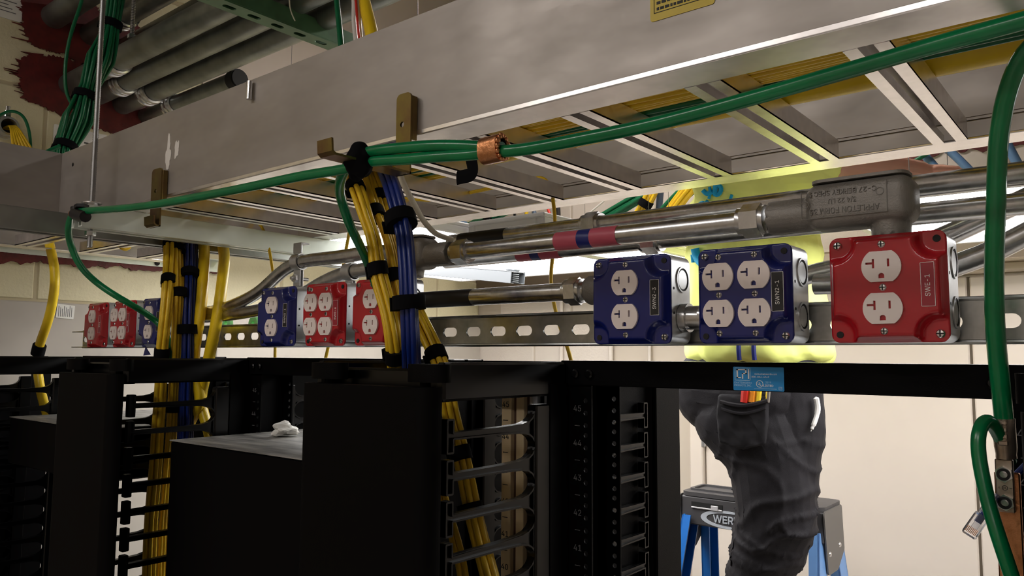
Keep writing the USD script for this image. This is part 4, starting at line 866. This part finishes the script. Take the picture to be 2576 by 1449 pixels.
# network plug
t = thing('network_cable', 'blue network cable end with clear plug hanging at bottom right', 'cable', PX(2480, 1290, y=.77))
e0, e1 = PX(2492, 1268, y=.768), PX(2437, 1346, y=.752); dv = (e1-e0)/np.linalg.norm(e1-e0); sdv = np.cross(dv, [0, 1, 0]); sdv /= np.linalg.norm(sdv); nv = np.cross(sdv, dv)
obj('cable', tube(np.vstack([pts(((2590, 1160, .835), (2540, 1212, .828), (2508, 1250, .80))), e0, e0+dv*.020]), .0029, 10, 30), BLUC, t)
L = np.linalg.norm(e1-e0)
def pl(a, b, u, v, bev=.001, n0=0): return frame(bx((a, -u, -v+n0), (b, u, v+n0), bev), e0, dv, sdv, nv)
obj('boot', [pl(.000+k*.003, .002+k*.003, .0044, .004, .0008) for k in range(4)], CLEAR, t); obj('plug_body', pl(.012, L, .0058, .0042, .0012), CLEAR, t)
obj('latch', frame(bx((.010, -.0025, .0062), (.026, .0025, .0070), .0003), e0, dv, sdv, nv), CLEAR, t); obj('contacts', [frame(bx((L-.006, -.0042+k*.0011, -.0050), (L-.0005, -.0037+k*.0011, -.0043)), e0, dv, sdv, nv) for k in range(8)], COPPER, t)
# ivory cable and thin yellow fibres
single('ivory_cable', tube(pts(((1004, 430, .64), (1018, 468, .65), (1040, 510, .67), (1062, 550, .70), (1085, 578, .73), (1110, 594, .765), (1138, 603, .785))), .0038, 10, 40), IVR, 'ivory cable hanging from the middle bracket to the taped conduit', 'cable', smooth=60)
def fibre(label, q, r=.0032): single('fibre_cable', tube(pts(q), r, 8, 50), YEL, label, 'cable', smooth=60)
fibre('thin yellow cable arching down over the far tray rail', ((1350, 448, 1.055), (1368, 450, 1.05), (1383, 468, 1.05), (1392, 510, 1.05), (1396, 560, 1.05), (1391, 640, 1.05), (1386, 700, 1.05), (1395, 770, 1.05), (1415, 840, 1.05), (1436, 905, 1.05), (1442, 960, 1.05)))
fibre('thin yellow cable hanging behind the centre blue outlet box', ((640, 548, .96), (663, 580, .96), (683, 660, .96), (692, 730, .96), (694, 800, .96), (692, 880, .96), (692, 940, .96)))
fibre('thin yellow cable hanging behind the centre four-receptacle red box', ((884, 560, .97), (872, 620, .97), (862, 680, .97), (851, 740, .97), (838, 810, .97), (824, 880, .97), (812, 930, .97)))
fibre('thin yellow cable lying in the tray above the ivory cable', ((1020, 500, 1.0), (1050, 502, 1.0), (1080, 503, 1.0), (1120, 497, 1.0), (1180, 485, 1.0), (1260, 468, 1.0)))
# contents of the tray
t = thing('cable_run', 'row of thin yellow cables lying along the near side of the big tray', 'cables', (-.6, .74, .30))
rr = np.random.default_rng(3)
for k in range(9):
    xs = np.linspace(-1.70, .42, 18); yy = .766+.0080*(k % 6)+.002*np.sin(xs*4+k)+.0008*rr.normal(size=18); zz = .2985+.0078*(k//6)+.0012*np.sin(xs*9+k)
    obj('cable', tube(np.c_[xs, yy, zz], .0038, 7, 60), YEL, t, smooth=60)
t = thing('cable_run', 'pair of thin green wires lying in the big tray next to the yellow ones', 'cables', (-.6, .775, .30))
for k in range(2):
    xs = np.linspace(-1.70, .42, 12); obj('cable', tube(np.c_[xs, .822+.008*k+.003*np.sin(xs*3+k), .2983+.001*np.sin(xs*7)], .0036, 7, 60), GRNW, t, smooth=60)
xs = np.linspace(-.80, .45, 12)
single('cable_sleeve', tube(np.c_[xs, .893+.006*np.sin(xs*3), .3175+.0*xs], .0225, 18, 50), YELS, 'thick yellow duct lying inside the big tray, seen between the rungs', 'cable sleeve', smooth=60)
xs = np.linspace(-1.70, -.85, 14)
t = thing('cable_run', 'mixed green and yellow cables at the left end of the big tray', 'cables', (-1.3, .83, .30))
for k in range(8):
    obj('cable', tube(np.c_[xs, .842+.0085*k+.004*np.sin(xs*6+k), .2985+.001*np.sin(xs*9+k)], .0038, 7, 40), [YEL, GRNW, YEL, YEL][k % 4], t, smooth=60)
# wires coming down into the tray from above
single('green_wire', tube(pts(((842, -60, .74), (847, 0, .73), (853, 60, .72), (858, 122, .71), (860, 170, .71))), .0045, 8, 30), GRNW, 'single green wire dropping into the big tray at the top', 'wire', smooth=60)
t = thing('wire_pair', 'white wires with one red wire dropping into the big tray at the top', 'wires', PX(895, 50, y=.74))
obj('wire', tube(pts(((884, -60, .75), (890, 0, .745), (890, 50, .74), (896, 110, .735))), .0036, 8, 30), WHT, t, smooth=60); obj('wire', tube(pts(((894, -60, .75), (899, 0, .745), (903, 50, .74), (908, 110, .735))), .0036, 8, 30), WHT, t, smooth=60)
obj('wire', tube(pts(((889, -60, .742), (895, 0, .738), (899, 50, .732), (905, 110, .73))), .0020, 8, 30), REDW, t, smooth=60, label='red wire')
sleeve('short yellow sleeve dropping into the big tray at the top', ((900, -70, .76), (915, 0, .755), (926, 45, .745), (936, 95, .735), (940, 150, .73)), .0105, .9)
single('thin_wire', tube(pts(((728, -20, .9), (730, 20, .9), (742, 52, .9))), .0014, 6, 20), IVR, 'thin pale wire hanging beside the green channel', 'wire', smooth=60)
# green wire bundle at the top left, loose wire, wall fitting with yellow wires
bundle('cable_bundle', 'fanned bundle of thin green wires dropping to the tray corner at top left', 'cable bundle', np.array([PX(q[0], q[1], x=q[2]) for q in ((300, -60, -1.93), (287, 20, -1.93), (272, 90, -1.93), (250, 150, -1.92), (222, 225, -1.92), (200, 290, -1.92), (178, 340, -1.92), (160, 385, -1.91), (158, 420, -1.90))]),
       19, .0046, GRNW, ((277, 62), (217, 236), (165, 368)), seed=8, twist=.8, widen=[(0, 1.0), (.25, .85), (.42, 1.45), (.56, .9), (.72, 1.5), (.88, 1.0), (1, 1.0)], sides=6)
single('green_wire', tube(np.array([PX(q[0], q[1], x=-1.93) for q in ((214, -30), (200, 20), (180, 80), (166, 150), (164, 205), (172, 245), (190, 275))]), .0042, 8, 40), GRNW, 'single loose green wire curving left of the green bundle', 'wire', smooth=60)
t = thing('wall_fitting', 'metal conduit fitting on the left wall with yellow wires and a ground clamp', 'conduit fitting', PX(22, 318, x=XL+.05))
c = PX(20, 318, x=XL+.05)
obj('bushing', [ringtube((XL+.001, c[1], c[2]), (XL+.060, c[1], c[2]), .020, .026, 22), ringtube((XL+.020, c[1], c[2]), (XL+.034, c[1], c[2]), .026, .032, 22)], BOXM, t); obj('throat', cyl((XL+.002, c[1], c[2]), (XL+.02, c[1], c[2]), .0195, 18), SLOT, t)
obj('clamp_screw', [bx((XL+.022, c[1]-.004, c[2]+.030), (XL+.034, c[1]+.012, c[2]+.050), .002), cyl((XL+.028, c[1]+.004, c[2]+.05), (XL+.028, c[1]+.004, c[2]+.062), .006, 10)], SILV, t)
for k in range(6):
    a = PX(24+k*2.5, 318, x=XL+.05); b = PX(30+k*6, 345, x=XL+.09); e = PX(38+k*10, 395, x=XL+.11); g = PX(44+k*10, 440, x=XL+.13)
    obj('yellow_wire', tube(np.vstack([c+[-.03, .002*k, 0], a, b, e, g]), .0036, 7, 30), YEL, t, smooth=60)
obj('ground_wire', tube(np.array([PX(q[0], q[1], x=XL+.06) for q in ((-15, 300), (10, 285), (32, 280), (55, 290), (70, 318), (76, 350), (78, 400))]), .0042, 8, 40), GRNW, t, smooth=60)
single('green_wire', tube(np.array([PX(q[0], q[1], x=-1.86) for q in ((100, 392), (125, 378), (150, 368))]), .0042, 8, 16), GRNW, 'short green wire leaving the strap at the tray corner', 'wire', smooth=60)
# small yellow loop under the side tray
single('fibre_cable', tube(np.array([PX(q[0], q[1], x=-2.0) for q in ((292, 600), (298, 615), (310, 626), (322, 625), (330, 612), (333, 600))]), .0045, 8, 24), YEL, 'small yellow cable loop sagging under the side tray at left', 'cable', smooth=60)
# blue tape scrap on the rack top, bright tape flags
single('blue_tape_scrap', ex(Polygon([(0, 0), (.030, .002), (.008, .018)]), .002).apply_transform(np.array([[1, 0, 0, -1.672], [0, 0, -1, .80], [0, 1, 0, -.003], [0, 0, 0, 1]], float)), BLUB, 'small scrap of blue tape standing on the rack top at left', 'tape')
for k, px in enumerate((572, 640)):
    c = PX(px, 815, y=.90); single('lime_ring', ringtube(c+[0, -.004, 0], c+[0, .004, 0], .006, .016, 20), LIME, ['lime green ring standing behind the outlet channel, left one', 'lime green ring standing behind the outlet channel, right one'][k], 'ring')

# ---------------------------------------------------------------- far cables at the back wall
def far(label, q, n, r, mat, straps=(), seed=0, tw=.3): bundle('far_cable_bundle', label, 'cable bundle', pts(q), n, r, mat, straps, seed=seed, steps=20, sides=6, twist=tw, sw=.014)
far('slanting green cable bundle high on the back wall, left of the worker', ((1440, 600, 2.55), (1500, 560, 2.58), (1560, 524, 2.6), (1630, 484, 2.62), (1700, 440, 2.64)), 6, .0085, GRNW, (), 1)
far('yellow cable bundle with one strap high on the back wall', ((1590, 580, 2.5), (1604, 545, 2.5), (1624, 512, 2.5), (1645, 470, 2.5), (1660, 430, 2.5)), 6, .0080, YEL, (.48,), 2)
far('second slanting green cable bundle on the back wall, close to the worker', ((1640, 570, 2.45), (1670, 535, 2.46), (1715, 492, 2.47), (1760, 450, 2.48)), 5, .0085, GRNW, (), 3)
far('fanned yellow cables beside the worker on the back wall', ((1645, 590, 2.40), (1675, 555, 2.40), (1712, 505, 2.40), (1745, 465, 2.40), (1775, 430, 2.44), (1795, 390, 2.58), (1808, 355, 2.735)), 8, .0070, YEL, (.58,), 4)
far('dark green cable bundle on the back wall beyond the left light panel', ((1150, 590, 2.5), (1200, 565, 2.5), (1255, 535, 2.5), (1300, 510, 2.5)), 8, .009, GRNW, (.6,), 5)
def fw(label, q, r, mat):
    p = pts(q); p = p if p[0][2] > p[-1][2] else p[::-1]; top = p[0]+[0, .04, 0]; top[2] = ZT
    p = np.vstack([top, top*.5+p[0]*.5, p]); single('hanging_wire', tube(p, r, 8, 30), mat, label, 'wire', smooth=60)
fw('slate blue cable hanging on the back wall between yellow bundles', ((1664, 450, 2.55), (1660, 500, 2.55), (1655, 560, 2.55)), .013, SLATE)
fw('slate blue cable hanging left of the red wire on the back wall', ((1335, 500, 2.55), (1344, 535, 2.55), (1356, 580, 2.55)), .010, SLATE)
fw('thin yellow cable hanging on the back wall', ((1328, 500, 2.55), (1324, 540, 2.55), (1320, 590, 2.55)), .008, YEL)
fw('red wire hanging behind the arching yellow cable', ((1370, 500, 2.55), (1380, 530, 2.55), (1394, 575, 2.55)), .006, REDW)
fw('black cable hanging right of the arching yellow cable', ((1401, 490, 2.55), (1404, 530, 2.55), (1405, 580, 2.55)), .010, BTAPE)
fw('black wire hanging at the left of the back wall wires', ((1290, 500, 2.55), (1295, 540, 2.55), (1294, 590, 2.55)), .006, BTAPE)
fw('pale thin wire slanting across the back wall above the conduits', ((1540, 480, 2.6), (1490, 530, 2.6), (1440, 580, 2.6)), .004, WHT)
fw('grey-blue cable strap slanting at upper right, first from the worker', ((2290, 350, 2.62), (2330, 395, 2.62), (2375, 450, 2.62)), .012, SKYW)
fw('grey-blue cable strap slanting at upper right, second from the worker', ((2360, 350, 2.62), (2398, 388, 2.62), (2450, 440, 2.62)), .012, SKYW)
fw('grey-blue cable strap at the right edge behind the thick green cable', ((2525, 340, 2.62), (2545, 385, 2.62), (2575, 440, 2.62)), .013, SKYW)
fw('dark green wire behind the worker\'s hand', ((2340, 380, 2.6), (2300, 405, 2.6), (2250, 440, 2.6)), .007, GRNW)
fw('yellow wire hanging behind the worker\'s hand', ((2246, 380, 2.6), (2244, 410, 2.6), (2242, 450, 2.6)), .006, YEL)
fw('black wire hanging behind the worker\'s hand', ((2258, 380, 2.6), (2256, 410, 2.6), (2252, 450, 2.6)), .007, BTAPE)
t = thing('blue_bin', 'light blue ribbed plastic bin beyond the left light panel', 'bin', PX(1135, 563, y=2.45))
c = PX(1135, 563, y=2.45); obj('bin_body', bx(c-[.05, .06, .05], c+[.05, .06, .012], .004), SKYW, t)
for k in range(6): obj('bin_rib', bx(c+[-.046+k*.017, -.064, -.05], c+[-.038+k*.017, -.0605, .012], .001), STKL, t)
for k, (x, w) in enumerate(((-1.95, .009), (-1.70, .010), (-1.52, .007))):
    single('wall_pipe', cyl((x, YB-.012, -1.2), (x, YB-.012, .258), w, 12), BEIGE, ['beige painted thin pipe on the back wall, leftmost of three', 'beige painted thin pipe on the back wall, middle of three', 'beige painted thin pipe on the back wall, nearest the door'][k], 'pipe')
# ---------------------------------------------------------------- step ladder behind the worker
t = thing('step_ladder', 'blue fibreglass step ladder with dark top cap behind the worker', 'ladder', (-.92, 2.25, ZF))
lx0, lx1, lz, ly = -1.135, -.705, -.412, 2.235
cap = rrect(lx1-lx0, .165, .02, (lx0+lx1)/2, ly+.0825)
obj('top_cap', [plate(cap.difference(Point(-.955, ly+.08).buffer(.026)), .012, (0, 0, lz-.012), 'z'), bx((lx0, ly, lz-.098), (lx1, ly+.010, lz-.0125), .004), bx((lx0, ly+.155, lz-.098), (lx1, ly+.165, lz-.0125), .004), bx((lx0, ly+.0105, lz-.098), (lx0+.01, ly+.1545, lz-.0125), .003), bx((lx1-.01, ly+.0105, lz-.098), (lx1, ly+.1545, lz-.0125), .003)], LCAP, t)
obj('cap_tray', [plate(rrect(.15, .10, .012, -1.05, ly+.085).difference(rrect(.13, .08, .01, -1.05, ly+.085)), .006, (0, 0, lz), 'z')], LCAP, t)
obj('tool_slot', bx((-1.10, ly-.002, lz-.042), (-1.00, ly-.0001, lz-.028)), SLOT, t); obj('slot_rail', [bx((-1.10, ly-.005, lz-.047), (-1.00, ly-.0001, lz-.0425), .001), bx((-1.035, ly-.006, lz-.047), (-1.012, ly-.0001, lz-.033), .001)], GREYR, t)
lc = (-.985, lz-.070)
el = affinity.scale(Point(0, 0).buffer(1, quad_segs=16), .085, .026); el2 = affinity.translate(affinity.scale(Point(0, 0).buffer(1, quad_segs=16), .078, .019), .012, 0)
obj('emblem', plate(affinity.translate(el.difference(el2), *lc), .0015, (0, ly-.0001, 0), '-y'), M('emblem_white', (.5, .53, .58), .4), t)
obj('emblem_letters', text('WERNER', .021, (lc[0]+.016, ly-.0001, lc[1]), '-y', .0025, bold=True, sx=1.0), M('emblem_white', (.5, .53, .58)), t)
zc = lz-.099
for nm, x in (('left', lx0+.012), ('right', lx1-.012)):
    for ya, yb, s in ((ly+.02, 1.80, 0), (ly+.145, 2.66, 0)):
        w = .032
        xo = x+(-.11 if nm == 'left' else .11)
        a, b = np.array([x, ya, zc+.03]), np.array([xo, yb, ZF+.01])
        mesh = []
        for (u0, u1, v0, v1) in ((-.034, .034, -.0025, .0025), (-.034, -.029, -.0025, .026), (.029, .034, -.0025, .026)):
            sg = 1 if nm == 'left' else -1
            V = []
            for p in (a, b):
                for (uu, vv) in ((u0, v0), (u1, v0), (u1, v1), (u0, v1)): V.append(p+[sg*vv, uu, 0])
            mesh.append(trimesh.convex.convex_hull(np.array(V)))
        obj('side_rail', mesh, LBLUE if nm == 'left' else LBLUE2, t, smooth=False)
for k in range(1, 5):
    z = ZF+.305*k; f = (z-ZF)/(zc-ZF); y = 1.80+(ly+.02-1.80)*f; hw = (lx1-lx0)/2-.012+.11*(1-f); xc = (lx0+lx1)/2
    obj('step', [bx((xc-hw+.006, y-.036, z-.028), (xc+hw-.006, y+.036, z), .003)], ALUL, t)
for k in range(1, 5):
    z = ZF+.33*k; f = (z-ZF)/(zc-ZF); y = 2.66+(ly+.145-2.66)*f; hw = (lx1-lx0)/2-.012+.11*(1-f); xc = (lx0+lx1)/2
    obj('rear_brace', cyl((xc-hw, y, z), (xc+hw, y, z), .012, 10), ALUL, t)
gus = Polygon([(ly-.010, zc+.09), (ly+.15, zc+.09), (ly+.165, zc-.04), (ly+.10, zc-.085), (ly+.015, zc-.085)]).buffer(-.012).buffer(.012)
for x in (lx0-.0045, lx1+.0005): obj('gusset_plate', plate(gus, .004, (x, 0, 0), '+x'), ALUL, t)
for y, z in ((ly+.03, zc-.03), (ly+.12, zc-.02)): obj('rivet', lathe([(.0001, .004), (.006, .003), (.008, 0)], (lx1+.0046, y, z), (1, 0, 0), 10), SILV, t)
for x in (lx0-.10, lx1+.10):
    for y in (1.80, 2.66): obj('foot', bx((x-.03, y-.045, ZF), (x+.03, y+.045, ZF+.03), .005), BLKP, t)

# ---------------------------------------------------------------- the worker
def ball(p, r, s=(1, 1, 1), sub=2):
    v = trimesh.creation.icosphere(sub, 1.0).vertices*np.array(s)*r; return v+np.array(p)
def bone(*b): return m3.Manifold.hull_points(np.vstack([ball(*q) for q in b]))
def skinned(parts, edge=.018, it=18, sm=True):
    u = m3.Manifold.batch_boolean(parts, m3.OpType.Add).refine_to_length(edge); mm = u.to_mesh()
    me = trimesh.Trimesh(mm.vert_properties[:, :3], mm.tri_verts, process=True)
    if it: trimesh.smoothing.filter_taubin(me, iterations=it)
    return me
WY, WX = 2.045, -.80
FZ = ZF+.305*4+.001                                   # soles on the fourth step
W = thing('person', 'worker in a hi-vis yellow shirt and charcoal trousers standing on the ladder, arm reaching right', 'person', (WX, WY, FZ))
yr, yl = 1.965, 2.125                               # his right side faces the camera
sh_z, hip_z, kn_z = .47, -.09, -.50
hip = {1: (-.785, yr, hip_z), -1: (-.855, yl, hip_z)}; knee = {1: (-.735, yr, kn_z+.10), -1: (-.800, yl, kn_z+.10)}; ank = {1: (-.885, 2.085, FZ+.10), -1: (-.93, 2.185, FZ+.10)}
shd = {1: (-.80, WY-.185, sh_z), -1: (-.80, WY+.185, sh_z)}
elb = {1: (-.530, WY-.175, .458), -1: (-.60, WY+.22, .58)}; wri = {1: (-.40, WY+.02, .452), -1: (-.42, WY+.16, .66)}
hd = np.array([-.775, WY, .735])
body = []
for s in (1, -1):
    body += [bone((hip[s], .085), (knee[s], .06)), bone((knee[s], .058), ((knee[s][0]-.03, knee[s][1], knee[s][2]-.14), .058), (ank[s], .042)), bone((ank[s], .042), ((ank[s][0]+.02, ank[s][1], FZ+.05), .035)),
             bone((shd[s], .062), (elb[s], .045)), bone((elb[s], .044), (wri[s], .029))]
body += [bone(((-.83, WY, -.06), .12, (.9, 1.2, .8)), ((-.82, WY, .12), .115, (.9, 1.2, 1))), bone(((-.83, WY, .12), .115, (.9, 1.2, 1)), ((-.82, WY, .36), .13, (.85, 1.25, 1)), ((-.805, WY-.12, .47), .06), ((-.805, WY+.12, .47), .06)), bone(((-.80, WY, .50), .062), ((-.785, WY, .62), .056))]
# head: skull, jaw, nose, ears
body += [bone((hd+[-.01, 0, .035], .088, (1.1, .86, 1.0)), (hd+[.012, 0, -.035], .066, (1, .86, 1))), bone((hd+[.02, 0, -.03], .06, (1, .85, 1)), (hd+[.062, 0, -.085], .026, (1, 1.1, .9))), bone((hd+[.088, 0, .012], .010), (hd+[.108, 0, -.022], .015, (1, .9, .8)), (hd+[.086, 0, -.030], .014))]
for s in (1, -1): body.append(bone((hd+[-.012, s*.078, .012], .022, (.8, .35, 1.2)), (hd+[-.008, s*.074, -.02], .014, (.8, .4, 1))))
def hand(w, d, up, s):
    "palm, four bent fingers and a thumb; d: pointing direction, up: back of the hand"
    d = np.array(d, float); d /= np.linalg.norm(d); sd = np.cross(d, up); sd /= np.linalg.norm(sd); up = np.cross(sd, d); w = np.array(w); P = []
    P.append(bone((w, .025, (1, 1, .8)), (w+d*.05+sd*.022, .016), (w+d*.05-sd*.022, .016)), ); P.append(bone((w+d*.045+sd*.026, .013), (w+d*.045-sd*.028, .013), (w+d*.088+sd*.028, .0115), (w+d*.090-sd*.026, .0115)))
    for k, L in enumerate((.072, .080, .075, .058)):
        o = w+d*.086+sd*(.029-.0190*k); a = o+d*L*.46-up*.010; b = a+d*L*.28-up*.017; c = b+d*L*.16-up*.020
        P += [bone((o, .0098), (a, .0090)), bone((a, .0088), (b, .0080)), bone((b, .0080), (c, .0070))]
    o = w+d*.025+sd*s*.026; a = o+d*.028+sd*s*.026-up*.006; b = a+d*.030+sd*s*.004-up*.010
    P += [bone((o, .0135), (a, .0110)), bone((a, .0105), (b, .0088))]
    return P
for s in (1, -1): body += hand(wri[s], np.array(wri[s])-np.array(elb[s])+[0, .03*s, .03], [0, 0, 1], s)
obj('body', skinned(body, .010, 10), SKIN, W, smooth=True)
for s in (1, -1):
    obj('eye', trimesh.Trimesh(ball(hd+[.080, s*.031, .010], .0115), trimesh.creation.icosphere(2, 1).faces), WHT, W, smooth=True)
    obj('pupil', trimesh.Trimesh(ball(hd+[.0895, s*.031, .010], .0045), trimesh.creation.icosphere(2, 1).faces), SLOT, W, smooth=True)
    obj('eyebrow', tube([hd+[.089, s*.014, .030], hd+[.090, s*.032, .034], hd+[.080, s*.052, .028]], .0042, 6, 10), HAIR, W)
obj('mouth', tube([hd+[.078, -.024, -.058], hd+[.0865, 0, -.056], hd+[.078, .024, -.058]], .0045, 6, 10), M('lips', (.45, .17, .13), .5), W)
hair = m3.Manifold.hull_points(ball(hd+[-.014, 0, .040], .096, (1.10, .90, 1.0), 3))-m3.Manifold.hull_points(np.vstack([ball(hd+[.10, 0, -.02], .085, (.9, 1.3, 1.0)), ball(hd+[.10, 0, -.2], .085, (1.9, 1.3, 1.0))]))
hm = hair.to_mesh(); obj('hair', trimesh.Trimesh(hm.vert_properties[:, :3], hm.tri_verts), HAIR, W, smooth=50)
# trousers
tr = [bone(((-.815, WY, .005), .140, (1.12, 1.30, .35)), ((-.83, WY, -.09), .150, (1.12, 1.25, .9))), bone(((-.890, yr+.01, -.085), .120, (1, .9, 1)), (hip[1], .125, (1, .9, 1))), bone(((-.905, yl, -.085), .120, (1, .9, 1)), (hip[-1], .125, (1, .9, 1)))]
for s in (1, -1):
    K, H, A = np.array(knee[s]), np.array(hip[s]), np.array(ank[s])
    tr += [bone((H+[-.02, 0, -.02], .125, (1.0, .85, 1)), (H+[.035, 0, -.16], .108, (1, .88, 1)), (H+[-.05, 0, -.06], .115, (1, .9, 1))), bone((H+[.035, 0, -.16], .108, (1, .88, 1)), (K, .100, (1, .9, 1))), bone((K, .100, (1, .9, 1)), (K+[-.045, 0, -.14], .082)), bone((K+[-.045, 0, -.14], .082), (A+[-.005, 0, .01], .076, (1, 1, .6)))]
tr.append(bone(((-.725, WY-.05, -.03), .095, (1, 1, .8)), ((-.705, yr+.03, -.17), .085), ((-.80, WY, -.05), .12)))
tr.append(bone(((-.705, yr+.03, -.17), .085), ((-.715, yr+.02, -.32), .078), ((-.76, yr+.03, -.20), .10)))
pants = skinned(tr, .0085, 6)
v = pants.vertices; nrm = pants.vertex_normals
low = np.clip((-.16-v[:, 2])/.12, 0.12, 1); u = v[:, 0]-WX-.35*(v[:, 1]-WY)
wob = meshkit.noise(v*9, 2); wob2 = meshkit.noise(v*7+5, 5)
r1 = 1-np.abs(np.sin(v[:, 2]*40-u*17*np.sign(v[:, 2]+.42)+5.5*wob)); r2 = 1-np.abs(np.sin(v[:, 2]*28+u*26+7*wob2))
amp = low*(.0078*r1**3+.0058*r2**4-.0035)+.003*(meshkit.fbm(v*16, 3, 4)-.5)*2
pants = trimesh.Trimesh(v+nrm*amp[:, None], pants.faces, process=False)
obj('trousers', pants, PANTS, W, smooth=True)
# shirt with sleeves
sh = [bone(((-.800, WY, .015), .158, (1.22, 1.30, .42)), ((-.815, WY, .13), .158, (1.16, 1.30, .9))), bone(((-.815, WY, .13), .158, (1.16, 1.30, .9)), ((-.815, WY, .37), .158, (1.08, 1.30, .9)), ((-.805, WY-.14, .475), .075), ((-.805, WY+.14, .475), .075), ((-.80, WY, .515), .07))]
for s in (1, -1):
    e = np.array(shd[s])+(np.array(elb[s])-np.array(shd[s]))*.84
    sh += [bone((np.array(shd[s]), .088), (e, .070)), bone((np.array(shd[s])+[0, 0, -.03], .09), (np.array(shd[s])*.45+np.array(e)*.55+[0, 0, -.02], .074))]
shirt = skinned(sh, .011, 8)
v = shirt.vertices; f = np.sin(v[:, 2]*34+(v[:, 0]-WX)*46+5*meshkit.noise(v*6, 3)); amp = .006*f*np.abs(f)+.005*(meshkit.fbm(v*12, 3, 6)-.5)
shirt = trimesh.Trimesh(v+shirt.vertex_normals*amp[:, None], shirt.faces, process=False)
obj('shirt', shirt, SHIRT, W, smooth=True)
def on(mesh, q, off=.003):
    "pixel way-points pressed onto the camera side of a garment"
    out = []; V = mesh.vertices; Nn = mesh.vertex_normals
    for px, py in q:
        d = PX(px, py, y=1.0); d /= np.linalg.norm(d); tt = V@d; perp = np.linalg.norm(V-tt[:, None]*d, axis=1); k = np.where(perp < .016)[0]
        if len(k) == 0: k = np.argsort(perp)[:1]
        j = k[np.argmin(tt[k])]; out.append(d*tt[j]-d*off)
    return np.array(out)
for q, r in ((((1768, 478), (1778, 487), (1792, 482)), .006), (((1785, 470), (1786, 484), (1783, 500)), .004), (((1805, 466), (1798, 478), (1800, 490), (1810, 486), (1812, 470), (1805, 466)), .006), (((1799, 466), (1799, 480), (1800, 492)), .006), (((1775, 505), (1783, 512), (1770, 520)), .004), (((1758, 515), (1770, 511), (1782, 518)), .005), (((1841, 490), (1838, 500), (1836, 508)), .004), (((1818, 512), (1822, 506), (1826, 512)), .003), (((1748, 625), (1753, 645), (1765, 660), (1775, 668)), .012), (((1760, 605), (1775, 607), (1790, 603)), .005), (((1743, 640), (1745, 660)), .007)):
    p = on(shirt, q); obj('shirt_print', tube(p, r, 6, 14), SHIRTB, W, smooth=60)
for px in (1858, 1896): obj('lanyard_strip', tube(on(shirt, ((px, 866), (px, 880), (px+2, 905))), .006, 6, 10), NAVY, W)
# cargo pocket with tools, front pocket lining
pk = on(pants, ((1815, 1000), (1870, 1005), (1925, 1003), (1925, 1060), (1918, 1110), (1868, 1122), (1818, 1108), (1812, 1050), (1868, 1060)), .012)
pv = [p for p in pk]+[p+np.array([0, .03, 0]) for p in pk]
pm = m3.Manifold.hull_points(np.array([q for p in pk for q in ball(p, .009, sub=1)])).refine_to_length(.008); mm = pm.to_mesh(); pv = mm.vert_properties[:, :3]; pq = pv+((meshkit.fbm(pv*40, 3, 3)-.5)*.012)[:, None]*np.array([0, 1., 0])
obj('tool_pocket', trimesh.Trimesh(pq, mm.tri_verts, process=True), PANTS2, W, smooth=60)
obj('pocket_seam', tube(on(pants, ((1812, 1010), (1868, 1020), (1930, 1008)), .026), .005, 6, 20), PANTS, W); obj('pocket_seam', tube(on(pants, ((1815, 1028), (1868, 1040), (1925, 1026)), .026), .004, 6, 20), PANTS, W)
for k, (px, m_, rr_) in enumerate(((1872, REDW, .010), (1890, M('orange_grip', (.75, .25, .02), .4), .009), (1906, M('yellow_grip', (.8, .55, .03), .4), .008), (1930, SILV, .006))):
    p = on(pants, ((px, 1012), (px+3, 985)), .016); obj('tool_handle', tube([p[0], p[1]+[0, 0, .004]], rr_, 8, sm=False), m_, W)
lin = on(pants, ((2052, 998), (2057, 1030), (2048, 1065), (2040, 1085)), .006); obj('pocket_lining', tube(lin, [.001]+[.007]*10+[.006]*8+[.004]*3+[.001]*2, 8, 24, flat=.9), PRW, W)
for s in (1, -1):
    a = np.array(ank[s]); obj('boot', skinned([bone((a, .062), ((a[0], a[1], FZ+.042), .045)), bone(((a[0]-.03, a[1], FZ+.038), .038), ((a[0]+.11, a[1], FZ+.034), .034, (1.1, 1.1, 1))), ], .012, 4), BOOT, W, smooth=True)
# reflecting note: nothing more to build
